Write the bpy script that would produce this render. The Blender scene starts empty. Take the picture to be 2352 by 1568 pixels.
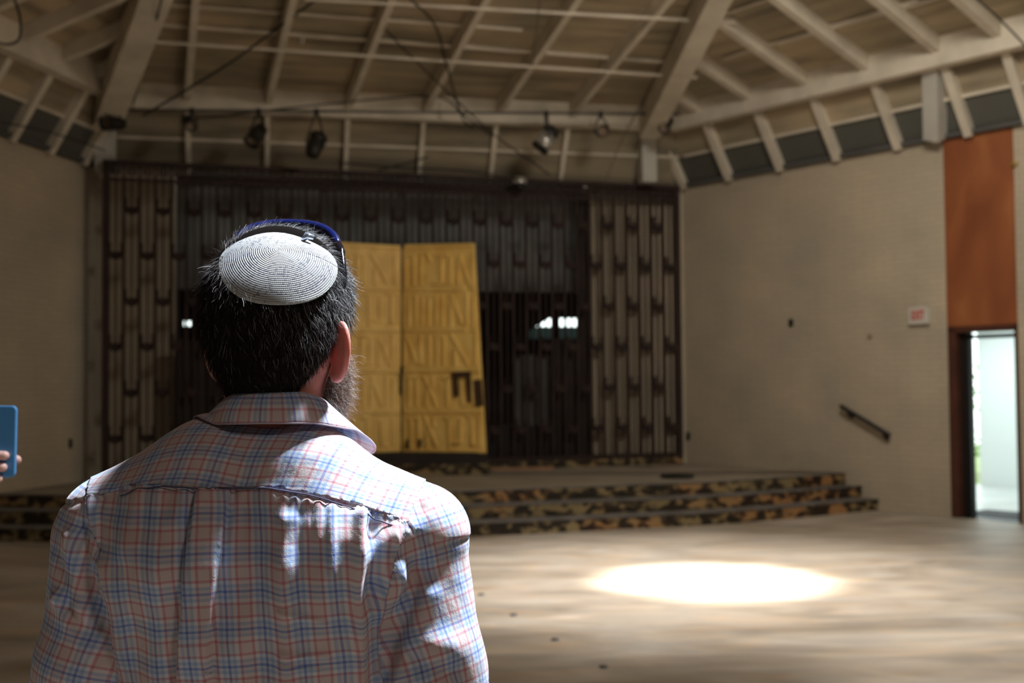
import bpy, math, random
import numpy as np
from mathutils import Vector, Matrix
random.seed(7); rng = np.random.default_rng(7)
scn = bpy.context.scene
COL = scn.collection
PI = math.pi
# ------------------------------------------------------------------ camera model
F = 2700.0; CX, CY = 1176.0, 784.0
PT = math.radians(2.1); RL = math.radians(-.51)
EYE = Vector((0, 0, 1.58))
def ray(x, y):
    a = (x-CX)/F; b = -(y-CY)/F
    a, b = a*math.cos(RL)-b*math.sin(RL), a*math.sin(RL)+b*math.cos(RL)
    return Vector((a, math.cos(PT)-b*math.sin(PT), math.sin(PT)+b*math.cos(PT)))
def at(x, y, Y):
    d = ray(x, y); return EYE + d*(Y/d.y)
def onz(x, y, z):
    d = ray(x, y); return EYE + d*((z-EYE.z)/d.z)
def onplane(x, y, p, n):
    d = ray(x, y); return EYE + d*((Vector(p)-EYE).dot(n)/d.dot(n))
# ------------------------------------------------------------------ object helpers
def tag(o, label=None, cat=None, group=None, kind=None):
    if label: o['label'] = label
    if cat: o['category'] = cat
    if group: o['group'] = group
    if kind: o['kind'] = kind
    return o
def thing(name, loc, label, cat, group=None):
    o = bpy.data.objects.new(name, None); COL.objects.link(o)
    o.location = loc; o.empty_display_size = .1
    return tag(o, label, cat, group)
class MB:
    def __init__(s): s.v = []; s.f = []; s.m = []; s.uv = {}
    def add(s, vs, fs, mi=0):
        b = len(s.v); s.v += [Vector(p) for p in vs]
        for f in fs: s.f.append([b+i for i in f]); s.m.append(mi)
        return s
    def frame(s, c, ax, ay, az, mi=0):
        c = Vector(c); vs = [c+ax*i+ay*j+az*k for k in (-1, 1) for j in (-1, 1) for i in (-1, 1)]
        return s.add(vs, [(0,2,3,1),(4,5,7,6),(0,1,5,4),(2,6,7,3),(0,4,6,2),(1,3,7,5)], mi)
    def box(s, c, size, rz=0, mi=0):
        R = Matrix.Rotation(rz, 3, 'Z')
        return s.frame(c, R@Vector((size[0]/2,0,0)), R@Vector((0,size[1]/2,0)), Vector((0,0,size[2]/2)), mi)
    def bar(s, p0, p1, w, h, up=(0,0,1), mi=0):
        p0 = Vector(p0); p1 = Vector(p1); d = (p1-p0); L = d.length; d.normalize()
        sd = d.cross(Vector(up))
        if sd.length < 1e-4: sd = d.cross(Vector((0,1,0)))
        sd.normalize(); u = sd.cross(d)
        return s.frame((p0+p1)/2, d*L/2, sd*w/2, u*h/2, mi)
    def tube(s, pts, r, n=8, mi=0, cap=True):
        pts = [Vector(p) for p in pts]; rings = []; prev = None
        rs = r if isinstance(r, (list, tuple)) else [r]*len(pts)
        for i, p in enumerate(pts):
            t = (pts[min(i+1, len(pts)-1)]-pts[max(i-1, 0)]).normalized()
            if prev is None:
                a = t.cross(Vector((0,0,1)))
                if a.length < 1e-3: a = t.cross(Vector((0,1,0)))
                a.normalize()
            else:
                a = (prev - t*prev.dot(t)).normalized()
            prev = a; b = t.cross(a)
            rings.append([p+(a*math.cos(2*PI*k/n)+b*math.sin(2*PI*k/n))*rs[i] for k in range(n)])
        vs = [q for g in rings for q in g]; fs = []
        for i in range(len(pts)-1):
            for k in range(n):
                k2 = (k+1) % n; fs.append((i*n+k, i*n+k2, (i+1)*n+k2, (i+1)*n+k))
        if cap: fs.append(tuple(range(n))[::-1]); fs.append(tuple((len(pts)-1)*n+k for k in range(n)))
        return s.add(vs, fs, mi)
    def lathe(s, prof, c=(0,0,0), n=24, mi=0, M=None):
        c = Vector(c); vs = []; fs = []
        M = M or Matrix.Identity(3)
        for (r, z) in prof:
            for k in range(n): vs.append(c + M@Vector((r*math.cos(2*PI*k/n), r*math.sin(2*PI*k/n), z)))
        for i in range(len(prof)-1):
            for k in range(n):
                k2 = (k+1) % n; fs.append((i*n+k, i*n+k2, (i+1)*n+k2, (i+1)*n+k))
        return s.add(vs, fs, mi)
    def build(s, name, mats, parent=None, smooth=False, bevel=0):
        me = bpy.data.meshes.new(name); org = parent_world(parent)
        me.from_pydata([tuple(p-org) for p in s.v], [], s.f); me.update()
        if not isinstance(mats, (list, tuple)): mats = [mats]
        for m in mats: me.materials.append(m)
        me.polygons.foreach_set('material_index', s.m)
        if smooth: me.polygons.foreach_set('use_smooth', [True]*len(s.f))
        o = bpy.data.objects.new(name, me); COL.objects.link(o)
        if parent: o.parent = parent
        if bevel:
            b = o.modifiers.new('bevel', 'BEVEL'); b.width = bevel; b.segments = 2; b.limit_method = 'ANGLE'
        return o
def parent_world(p):
    v = Vector((0,0,0))
    while p: v += p.location; p = p.parent
    return v
def npmesh(name, V, Fq, mat, parent=None, smooth=True, uv=None, col=None):
    me = bpy.data.meshes.new(name); org = np.array(parent_world(parent))
    V = np.asarray(V, float)-org; Fq = np.asarray(Fq, np.int32); k = Fq.shape[1]
    me.vertices.add(len(V)); me.vertices.foreach_set('co', V.ravel())
    me.loops.add(Fq.size); me.loops.foreach_set('vertex_index', Fq.ravel())
    me.polygons.add(len(Fq)); me.polygons.foreach_set('loop_start', np.arange(0, Fq.size, k, dtype=np.int32))
    me.polygons.foreach_set('loop_total', np.full(len(Fq), k, np.int32))
    me.update(calc_edges=True); me.validate()
    me.materials.append(mat)
    if smooth: me.polygons.foreach_set('use_smooth', np.ones(len(me.polygons), bool))
    if uv is not None:
        l = me.uv_layers.new(name='UVMap'); idx = np.empty(len(me.loops), np.int32); me.loops.foreach_get('vertex_index', idx)
        l.data.foreach_set('uv', np.asarray(uv, float)[idx].ravel())
    if col is not None:
        a = me.color_attributes.new('col', 'FLOAT_COLOR', 'POINT'); a.data.foreach_set('color', np.asarray(col, float).ravel())
    o = bpy.data.objects.new(name, me); COL.objects.link(o)
    if parent: o.parent = parent
    return o
# ------------------------------------------------------------------ materials
def newmat(name):
    m = bpy.data.materials.new(name); m.use_nodes = True
    nt = m.node_tree; b = nt.nodes['Principled BSDF']; return m, nt, b
def N(nt, t, **kw):
    n = nt.nodes.new(t)
    for k, v in kw.items():
        if k.startswith('i_'):
            n.inputs[k[2:].replace('_', ' ')].default_value = v
        else: setattr(n, k, v)
    return n
def plain(name, c, rough=.6, metal=0, spec=.4, noise=0, nscale=8, bump=0, bscale=60):
    m, nt, b = newmat(name); b.inputs['Base Color'].default_value = (*c, 1)
    b.inputs['Roughness'].default_value = rough; b.inputs['Metallic'].default_value = metal
    b.inputs['Specular IOR Level'].default_value = spec
    g = N(nt, 'ShaderNodeNewGeometry')
    if noise:
        n = N(nt, 'ShaderNodeTexNoise'); n.inputs['Scale'].default_value = nscale; n.inputs['Detail'].default_value = 5
        nt.links.new(g.outputs['Position'], n.inputs['Vector'])
        r = N(nt, 'ShaderNodeValToRGB')
        r.color_ramp.elements[0].position = .3; r.color_ramp.elements[1].position = .7
        r.color_ramp.elements[0].color = (*[x*(1-noise) for x in c], 1); r.color_ramp.elements[1].color = (*[min(1, x*(1+noise)) for x in c], 1)
        nt.links.new(n.outputs['Fac'], r.inputs['Fac']); nt.links.new(r.outputs['Color'], b.inputs['Base Color'])
    if bump:
        n = N(nt, 'ShaderNodeTexNoise'); n.inputs['Scale'].default_value = bscale; n.inputs['Detail'].default_value = 4
        nt.links.new(g.outputs['Position'], n.inputs['Vector'])
        bp = N(nt, 'ShaderNodeBump'); bp.inputs['Strength'].default_value = bump; bp.inputs['Distance'].default_value = .01
        nt.links.new(n.outputs['Fac'], bp.inputs['Height']); nt.links.new(bp.outputs['Normal'], b.inputs['Normal'])
    return m
def ramp(nt, fac, stops, interp='LINEAR'):
    r = N(nt, 'ShaderNodeValToRGB'); cr = r.color_ramp; cr.interpolation = interp
    while len(cr.elements) < len(stops): cr.elements.new(.5)
    for e, (p, c) in zip(cr.elements, stops): e.position = p; e.color = (*c, 1)
    nt.links.new(fac, r.inputs['Fac']); return r.outputs['Color']
def math_(nt, op, a, b=None, c=None):
    n = N(nt, 'ShaderNodeMath', operation=op)
    for i, v in enumerate((a, b, c)):
        if v is None: continue
        if isinstance(v, (int, float)): n.inputs[i].default_value = v
        else: nt.links.new(v, n.inputs[i])
    return n.outputs[0]
def mixc(nt, f, a, b, mode='MIX'):
    n = N(nt, 'ShaderNodeMix', data_type='RGBA', blend_type=mode)
    for s, v in (('Factor', f), ('A', a), ('B', b)):
        i = [x for x in n.inputs if x.name == s and (x.type == ('VALUE' if s == 'Factor' else 'RGBA'))][0]
        if isinstance(v, (int, float)): i.default_value = v
        elif isinstance(v, tuple): i.default_value = (*v, 1)
        else: nt.links.new(v, i)
    return [x for x in n.outputs if x.type == 'RGBA'][0]
def noise(nt, vec, scale, detail=4, stretch=None, dist=0):
    n = N(nt, 'ShaderNodeTexNoise'); n.inputs['Scale'].default_value = scale; n.inputs['Detail'].default_value = detail
    n.inputs['Distortion'].default_value = dist
    if stretch:
        mp = N(nt, 'ShaderNodeMapping'); mp.inputs['Scale'].default_value = stretch
        nt.links.new(vec, mp.inputs['Vector']); vec = mp.outputs['Vector']
    nt.links.new(vec, n.inputs['Vector']); return n.outputs['Fac']
def brickmat(name, c1, c2, cm):
    m, nt, b = newmat(name); uv = N(nt, 'ShaderNodeUVMap').outputs['UV']
    t = N(nt, 'ShaderNodeTexBrick'); t.inputs['Scale'].default_value = 1
    t.inputs['Brick Width'].default_value = .29; t.inputs['Row Height'].default_value = .068; t.inputs['Mortar Size'].default_value = .006
    t.inputs['Mortar Smooth'].default_value = .4
    t.inputs['Color1'].default_value = (*c1, 1); t.inputs['Color2'].default_value = (*c2, 1); t.inputs['Mortar'].default_value = (*cm, 1)
    nt.links.new(uv, t.inputs['Vector'])
    nz = noise(nt, uv, 1.1, 5); cc = ramp(nt, nz, [(.3, (.82,.83,.84)), (.7, (1.08,1.04,1.0))])
    nt.links.new(mixc(nt, 1.0, t.outputs['Color'], cc, 'MULTIPLY'), b.inputs['Base Color'])
    b.inputs['Roughness'].default_value = .8
    bp = N(nt, 'ShaderNodeBump'); bp.invert = True; bp.inputs['Strength'].default_value = .6; bp.inputs['Distance'].default_value = .008
    nt.links.new(t.outputs['Fac'], bp.inputs['Height']); nt.links.new(bp.outputs['Normal'], b.inputs['Normal'])
    return m
M_BRICK = brickmat('painted_brick', (.53,.465,.36), (.56,.49,.375), (.44,.385,.30))
def floormat():
    m, nt, b = newmat('worn_floor'); P = N(nt, 'ShaderNodeNewGeometry').outputs['Position']
    a = noise(nt, P, 1.5, 7, (.55, 1.3, 1), 1.2); c = ramp(nt, a, [(.25,(.25,.205,.155)),(.45,(.37,.315,.25)),(.6,(.45,.395,.325)),(.8,(.60,.56,.50))])
    a2 = noise(nt, P, 3.0, 6, (.6, 2.0, 1), .8); c2 = ramp(nt, a2, [(.35,(.86,.88,.92)),(.58,(1.03,1.0,.97)),(.75,(1.2,1.0,.80))])
    nt.links.new(mixc(nt, 1.0, c, c2, 'MULTIPLY'), b.inputs['Base Color'])
    b.inputs['Roughness'].default_value = .55; b.inputs['Specular IOR Level'].default_value = .35
    bp = N(nt, 'ShaderNodeBump'); bp.inputs['Strength'].default_value = .25; bp.inputs['Distance'].default_value = .01
    nt.links.new(a2, bp.inputs['Height']); nt.links.new(bp.outputs['Normal'], b.inputs['Normal']); return m
M_FLOOR = floormat()
def stagemat():
    m, nt, b = newmat('stage_top'); P = N(nt, 'ShaderNodeNewGeometry').outputs['Position']
    a = noise(nt, P, 1.5, 6, (1, 2.5, 1)); nt.links.new(ramp(nt, a, [(.3,(.22,.185,.14)),(.7,(.36,.31,.24))]), b.inputs['Base Color'])
    b.inputs['Roughness'].default_value = .75; return m
M_STAGE = stagemat()
def risermat():
    m, nt, b = newmat('peeling_riser'); P = N(nt, 'ShaderNodeNewGeometry').outputs['Position']
    a = noise(nt, P, 6.5, 7, (1, 1, 1.6), .5); k = ramp(nt, a, [(.43,(.055,.05,.045)),(.49,(.16,.14,.11)),(.55,(.85,.85,.85))])
    a2 = noise(nt, P, .9, 4); c = ramp(nt, a2, [(.3,(.26,.20,.10)),(.52,(.33,.25,.12)),(.64,(.48,.24,.09)),(.8,(.4,.3,.17))])
    nt.links.new(mixc(nt, 1.0, k, c, 'MULTIPLY'), b.inputs['Base Color']); b.inputs['Roughness'].default_value = .7
    bp = N(nt, 'ShaderNodeBump'); bp.inputs['Strength'].default_value = .5; bp.inputs['Distance'].default_value = .01
    nt.links.new(a, bp.inputs['Height']); nt.links.new(bp.outputs['Normal'], b.inputs['Normal']); return m
M_RISER = risermat()
M_NOSE = plain('step_top', (.17,.16,.15), .7, noise=.35, nscale=5)
def ceilmat(banded):
    m, nt, b = newmat('ceiling_board'); g = N(nt, 'ShaderNodeNewGeometry'); uv = N(nt, 'ShaderNodeUVMap').outputs['UV']
    a = noise(nt, uv, 1.0, 6, (.5, 4.5, 1), .3); c = ramp(nt, a, [(.3,(.24,.205,.15)),(.45,(.41,.345,.24)),(.62,(.52,.44,.305)),(.8,(.60,.43,.28))])
    a2 = noise(nt, uv, .6, 3); c2 = ramp(nt, a2, [(.35,(.7,.72,.72)),(.65,(1.12,1.05,1.0))])
    c = mixc(nt, 1.0, c, c2, 'MULTIPLY')
    sz = N(nt, 'ShaderNodeSeparateXYZ'); nt.links.new(g.outputs['Position'], sz.inputs[0])
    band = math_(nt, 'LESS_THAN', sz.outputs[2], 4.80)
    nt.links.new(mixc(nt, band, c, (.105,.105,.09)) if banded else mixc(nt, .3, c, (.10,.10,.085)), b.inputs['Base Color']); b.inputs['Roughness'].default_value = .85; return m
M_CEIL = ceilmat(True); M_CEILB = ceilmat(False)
M_RAFT = plain('rafter_paint', (.70,.64,.53), .7, noise=.14, nscale=3)
M_POST = plain('post_paint', (.56,.55,.50), .6, noise=.08, nscale=3)
M_ALC = plain('alcove_paint', (.10,.10,.095), .9, noise=.2, nscale=2)
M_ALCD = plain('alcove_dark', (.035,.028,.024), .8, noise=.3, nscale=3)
M_BLACK = plain('black_metal', (.012,.012,.012), .45)
M_SCREEN = plain('screen_iron', (.030,.015,.012), .7, .0, noise=.3, nscale=4)
def woodpanel():
    m, nt, b = newmat('stained_panel'); P = N(nt, 'ShaderNodeNewGeometry').outputs['Position']
    a = noise(nt, P, 2.2, 6, (1, 1, .45), .5); nt.links.new(ramp(nt, a, [(.3,(.21,.060,.022)),(.55,(.31,.10,.035)),(.8,(.46,.19,.07))]), b.inputs['Base Color'])
    b.inputs['Roughness'].default_value = .5; return m
M_WOOD = woodpanel()
M_JAMB = plain('red_jamb', (.085,.03,.018), .5, noise=.25, nscale=4)
M_GOLD = None
def goldmat(name, k=1):
    m, nt, b = newmat(name); P = N(nt, 'ShaderNodeNewGeometry').outputs['Position']
    a = noise(nt, P, 6, 5, (1, 1, .6)); nt.links.new(ramp(nt, a, [(.3,(.82*k,.53*k,.14*k)),(.55,(.96*k,.66*k,.20*k)),(.75,(1.0*k,.76*k,.28*k))]), b.inputs['Base Color'])
    b.inputs['Roughness'].default_value = .5; b.inputs['Metallic'].default_value = .0
    bp = N(nt, 'ShaderNodeBump'); bp.inputs['Strength'].default_value = .4; bp.inputs['Distance'].default_value = .01
    nt.links.new(a, bp.inputs['Height']); nt.links.new(bp.outputs['Normal'], b.inputs['Normal']); return m
M_GOLD = goldmat('gold_leaf')
M_WHITE = plain('white_wall', (.78,.80,.78), .7)
M_GREYD = plain('grey_door', (.35,.36,.35), .5)
M_CONC = plain('pale_floor', (.5,.5,.48), .3, noise=.15, nscale=2)
# ------------------------------------------------------------------ room plan
A = Vector((2.5,16.98,0)); B = Vector((5.1,13.7,0)); L = Vector((-5.30,15.2,0))
dAB = (B-A).normalized(); R_ = A+dAB*14.0
dL = (Vector((-5.72,13.0,0))-L).normalized(); L2 = L+dL*17.0
C5 = [L, A, R_, Vector((11.6,-4.0,0)), Vector((4.5,-10.5,0)), Vector((-5.5,-9.0,0)), L2]
ZW = 4.42; RING = .62; ZR = 5.39; APEX = Vector((2.1, -.8, 8.6))
def inset(P, d):
    n = len(P); out = []
    for i in range(n):
        a, b, c = P[i-1], P[i], P[(i+1) % n]
        n1 = Vector(((b-a).y, -(b-a).x, 0)).normalized(); n2 = Vector(((c-b).y, -(c-b).x, 0)).normalized()
        k = (n1+n2); k *= d/(1+n1.dot(n2)); out.append(b+k)
    return out
RI = inset(C5, RING)
for p in RI: p.z = ZR
def uvquad(me, fn):
    l = me.uv_layers.new(name='UVMap')
    for lo in me.loops: l.data[lo.index].uv = fn(me.vertices[lo.vertex_index].co)
def wall(name, p0, p1, z0, z1, th, mat, holes=(), kind=True):
    """wall whose inner face is p0-p1 (clockwise plan), thickness outward"""
    d = (p1-p0); Ln = d.length; d.normalize(); out = Vector((-d.y, d.x, 0))
    us = sorted({0, Ln, *[h[0] for h in holes], *[h[1] for h in holes]}); zs = sorted({z0, z1, *[h[2] for h in holes], *[h[3] for h in holes]})
    mb = MB()
    for i in range(len(us)-1):
        for j in range(len(zs)-1):
            u = (us[i]+us[i+1])/2; z = (zs[j]+zs[j+1])/2
            if any(h[0] < u < h[1] and h[2] < z < h[3] for h in holes): continue
            mb.frame(p0+d*u+out*th/2+Vector((0,0,z)), d*(us[i+1]-us[i])/2, out*th/2, Vector((0,0,(zs[j+1]-zs[j])/2)))
    o = mb.build(name, mat)
    uvquad(o.data, lambda c: ((c-p0).dot(d)+ (c-p0).dot(out), c.z))
    if kind: o['kind'] = 'structure'
    return o
nAB = Vector((-dAB.y, dAB.x, 0))     # outward normal of the right wall
def wallu(x, y=900): return (onplane(x, y, A, nAB)-A).dot(dAB)
# floor
mb = MB(); P = C5; ce = Vector((0,7,0))
ext = inset(C5, -.25)
mb.add([p for p in ext]+[p+Vector((0,0,-.2)) for p in ext], [tuple(range(7))[::-1], tuple(range(7, 14))]+[(i, (i+1) % 7, 7+(i+1) % 7, 7+i) for i in range(7)])
o = mb.build('floor', M_FLOOR); o['kind'] = 'structure'
dA, dB = wallu(2188, 1100), wallu(2344, 1000)
wall('wall_right', A, R_, 0, ZW, .25, M_BRICK, [(dA, dB, 0, ZW)])
wall('wall_left', L2, L, 0, ZW, .25, M_BRICK)
dLA = (A-L).normalized(); nLA = Vector((-dLA.y, dLA.x, 0)); LW = (A-L).length
def lau(x, y=700): return (onplane(x, y, L, nLA)-L).dot(dLA)
s1, s2 = lau(402), lau(1352)
wall('wall_back_left', L, L+dLA*s1, 0, ZW, .2, M_BRICK)
wall('wall_back_right', L+dLA*s2, A, 0, ZW, .2, M_BRICK)
wall('wall_right_rear', C5[2], C5[3], 0, ZW, .25, M_BRICK)
wall('wall_rear_right', C5[3], C5[4], 0, ZW, .25, M_BRICK)
wall('wall_rear', C5[4], C5[5], 0, ZW, .25, M_BRICK)
wall('wall_left_rear', C5[5], C5[6], 0, ZW, .25, M_BRICK)
# alcove behind the screen
q0 = L+dLA*(s1-.2); q1 = L+dLA*(s2+1.0); dep = 4.0
mb = MB(); zt = Vector((0,0,ZW/2))
q0 = q0+nLA*.2; q1 = q1+nLA*.2; b0, b1 = q0+nLA*dep, q1+nLA*dep+dLA*1.2
def alcu(x, y): return (onplane(x, y, b0, nLA)-b0).dot(dLA), onplane(x, y, b0, nLA).z
ua, za = alcu(1212, 778); ub, zb = alcu(1346, 730)
uc, zc = alcu(396, 748); ud, zd = alcu(418, 736)
ue, ze = alcu(1120, 1046); uf, zf = alcu(1278, 976)
wall('wall_alcove_back', b0, b1, 0, ZW, .2, M_ALCD, [(ua, ub, za, zb), (max(.1,uc), max(.22,ud), zc, zd)])
wall('wall_alcove_left', q0, b0, 0, ZW, .15, M_ALCD)
wall('wall_alcove_right', b1, q1, 0, ZW, .15, M_ALCD)
o = MB().add([q0+zt*2, q1+zt*2, b1+zt*2, b0+zt*2, q0+zt*2.1, q1+zt*2.1, b1+zt*2.1, b0+zt*2.1], [(0,1,2,3),(7,6,5,4),(0,4,5,1),(1,5,6,2),(2,6,7,3),(3,7,4,0)]).build('ceiling_alcove', M_ALCD); o['kind'] = 'structure'
# upper bulkhead
wall('wall_bulkhead', L+dLA*(s1-.2)+nLA*.5, L+dLA*(s2+.5)+nLA*.5, 2.92, ZW, .1, plain('bulkhead_board', (.17,.16,.145), .9, noise=.3, nscale=2))
# ------------------------------------------------------------------ ceiling
mb = MB(); n = 7; 
verts = []; faces = []; fuv = []
def face3(pts, e0, e1):
    d = (e1-e0).normalized(); nn = (pts[1]-pts[0]).cross(pts[2]-pts[0]).normalized(); up = nn.cross(d)
    b = len(verts); verts.extend(pts); faces.append(tuple(range(b, b+len(pts)))); fuv.extend([((p-e0).dot(d), abs((p-e0).dot(up))) for p in pts])
for i in range(n):
    a, b = C5[i]+Vector((0,0,ZW)), C5[(i+1) % n]+Vector((0,0,ZW)); ra, rb = RI[i], RI[(i+1) % n]
    face3([a, b, rb, ra], a, b); face3([ra, rb, APEX], ra, rb)
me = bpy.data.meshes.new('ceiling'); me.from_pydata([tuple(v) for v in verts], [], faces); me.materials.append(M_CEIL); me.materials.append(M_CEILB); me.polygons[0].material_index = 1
l = me.uv_layers.new(name='UVMap')
for lo in me.loops: l.data[lo.index].uv = fuv[lo.vertex_index]
o = bpy.data.objects.new('ceiling', me); COL.objects.link(o); o['kind'] = 'structure'
sm = o.modifiers.new('s', 'SOLIDIFY'); sm.thickness = .06; sm.offset = -1 if True else 1
TR = [0]
def trim(mb, mat):
    TR[0] += 1; o = mb.build('trim_%d' % TR[0], mat); o['kind'] = 'structure'; return o
for i in range(n):       # ring beam, one length on each side, a hip rafter from each corner
    ra, rb = RI[i], RI[(i+1) % n]; dn = Vector((0,0,-.12))
    trim(MB().bar(ra+dn, rb+dn, .16, .36), M_RAFT)
    if i > 1: trim(MB().bar(ra+Vector((0,0,-.12)), APEX+Vector((0,0,-.2)), .30, .26), M_RAFT)
    else:
        nn0 = (RI[1]-RI[0]).cross(APEX-RI[0]).normalized(); lo_, up_, wd_ = ((at(244,268,14.5), (345,0), .32), (at(1490,292,16.1), (1636,0), .27))[i]
        q0_ = onplane(*up_, RI[0]+Vector((0,0,-.24)), nn0); q1_h = q0_+(q0_-lo_)*.5
        trim(MB().bar(lo_, q1_h, wd_, .34), M_RAFT)
def joists(i, us):
    a, b = C5[i], C5[(i+1) % n]; d = (b-a).normalized(); inn = Vector((d.y, -d.x, 0)); ra, rb = RI[i], RI[(i+1) % n]
    nn = (rb-ra).cross(APEX-ra).normalized()
    for u in us:
        w = a+d*u
        p0 = w+Vector((0,0,ZW)); p1 = w+inn*RING+Vector((0,0,ZR)); off = Vector((inn.x, inn.y, -.6)).normalized()*.05
        trim(MB().bar(p0+off, p1+off, .06 if i == 0 else .10, .10, up=(inn.x, inn.y, -.6)), M_RAFT)
        uu = (p1-ra).dot(d); Lr = (rb-ra).length
        if uu < .1 or uu > Lr-.1: continue
        # walk inward until a hip line is crossed
        def zat(q): return ra.z-(nn.x*(q.x-ra.x)+nn.y*(q.y-ra.y))/nn.z
        best = 14; inu = Vector((.30,-.954,0)) if i == 0 else inn
        for h in (ra, rb):
            e = APEX-h; e = Vector((e.x, e.y)); M = Matrix(((inu.x, -e.x), (inu.y, -e.y)))
            if abs(M.determinant()) > 1e-6:
                t, s = M.inverted()@Vector((h.x-p1.x, h.y-p1.y))
                if t > 0 and 0 <= s <= 1.001: best = min(best, t)
        q = p1+inu*best; q.z = zat(q)
        o2 = Vector((0,0,-.085)); trim(MB().bar(p1+o2, q+o2, .08 if i == 0 else .10, .24 if i == 0 else .17), M_RAFT)
bu = [(onplane(x, y, L+Vector((0,0,0))+Vector((dLA.y,-dLA.x,0))*RING, nLA)-L).dot(dLA) for x, y in ((430,232),(615,240),(800,248),(975,256),(1143,262),(1308,270))]
joists(0, bu)
rp = A-nAB*RING
ru = [wallu(x, y) for x, y in ((1578,432),(1682,411),(1800,390),(1930,362),(2070,337),(2232,297))]
ru += [ru[-1]+.72*k for k in range(1, 6)]
joists(1, ru)
joists(6, [17.0-x for x in (.55, 1.3, 2.05, 2.8, 3.6, 4.4, 5.2)])
joists(2, [2,5,8]); joists(3, [2,5,8]); joists(4, [2,5,8]); joists(5, [2,5,8])
def post(p, z0, z1, w=.21, dirv=dAB):
    return trim(MB().box((p.x, p.y, (z0+z1)/2), (w, w, z1-z0), math.atan2(dirv.y, dirv.x)), M_POST)
post(at(1486,350,16.45), ZW-.02, 5.25, dirv=dLA)
pl = at(243, 330, 14.75); post(pl, ZW-.12, 5.25, .24, dirv=dLA)
trim(MB().bar(onplane(2148, 319, A-nAB*.12, nAB), onplane(2144, 96, A-nAB*.60, nAB), .20, .18, up=-nAB), M_POST)
# battens along the lower panels and purlins on the upper slope
def batten(i, z, w=.045, u0=.0, u1=1., mat=M_RAFT):
    a, b = C5[i], C5[(i+1) % n]; d = (b-a).normalized(); inn = Vector((d.y, -d.x, 0)); t = (z-ZW)/(ZR-ZW)*RING
    p0 = a.lerp(b, u0)+inn*(t+.02)+Vector((0,0,z)); p1 = a.lerp(b, u1)+inn*(t+.02)+Vector((0,0,z))
    trim(MB().bar(p0, p1, w, w), mat)
for i in (0, 1, 6): batten(i, 4.80, .035, .02, .98); batten(i, 5.17, .03, .02, .98)
def upplane(i):
    ra, rb = RI[i], RI[(i+1) % n]; return ra, (rb-ra).cross(APEX-ra).normalized()
def rod(i, x0, y0, x1, y1, off, r, name=None, label=None):
    p, nn = upplane(i); q = p+Vector((0,0,-off))
    m = MB().tube([onplane(x0, y0, q, nn), onplane(x1, y1, q, nn)], r, 8)
    return m
trim(rod(0, 352, 96, 1600, 178, .21, .02), M_RAFT)
trim(rod(0, 700, -2, 1690, 52, .21, .02), M_RAFT)
trim(rod(0, 352, 54, 1600, 147, .03, .028), M_RAFT)
trim(rod(0, 380, 10, 1200, 68, .03, .02), M_RAFT)
for x0,y0,x1,y1 in ((1640,150,1990,0),(1690,215,2352,-20),(1600,110,1900,-20)):
    p, nn = upplane(1)
trim(rod(1, 1665, 133, 2110, 0, .03, .02), M_RAFT)
trim(rod(1, 1790, 100, 2352, -62, .03, .02), M_RAFT)
trim(rod(1, 1640, 40, 1760, 0, .03, .02), M_RAFT)
# dark flashing along the wall heads
trim(MB().bar(A+Vector((0,0,ZW+.01))-nAB*.04, R_+Vector((0,0,ZW+.01))-nAB*.04, .09, .05), M_ALC)
nL = Vector((-dL.y, dL.x, 0)); 
trim(MB().bar(L+Vector((0,0,ZW+.01))+nL*.0+Vector((.05,0,0)), L2+Vector((.05,0,ZW+.01)), .09, .05), M_ALC)
# ------------------------------------------------------------------ stage
ST = .43
front = [onz(x, y, 0) for x, y in ((2031,1170),(1702,1200),(1421,1215.5),(1047,1233))] + [Vector((-2.9,11.95,0)), Vector((-5.338,12.28,0)), Vector((-6.0,12.5,0))]
def smooth_curve(P, k=8):
    out = []
    for i in range(len(P)-1):
        a, b, c, d = P[max(i-1,0)], P[i], P[i+1], P[min(i+2, len(P)-1)]
        for j in range(k):
            t = j/k; out.append(.5*((2*b)+(c-a)*t+(2*a-5*b+4*c-d)*t*t+(3*b-a-3*c+d)*t**3))
    out.append(P[-1]); return out
fr = smooth_curve(front)
def shift(pts, dy):
    res = []
    for p in pts: 
        f = 1-abs(p.x-.2)*.0
        res.append(Vector((p.x, p.y+dy*f, 0)))
    # keep ends on the side walls
    d = dAB; e = res[0]; t = (e-A).dot(nAB); res[0] = e-nAB*t*1.0
    return res
stg = thing('stage', (0, 14, 0), 'raised stage of three curved steps with peeling black and ochre risers', 'stage')
backline = [L+Vector((.01,0,0)), L+dLA*s1+nLA*0, q0+nLA*3.95, q1+nLA*3.95, L+dLA*s2, A]
back = [A, L+dLA*s2, q1+nLA*dep, q0+nLA*dep, L+dLA*s1, L]
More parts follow.
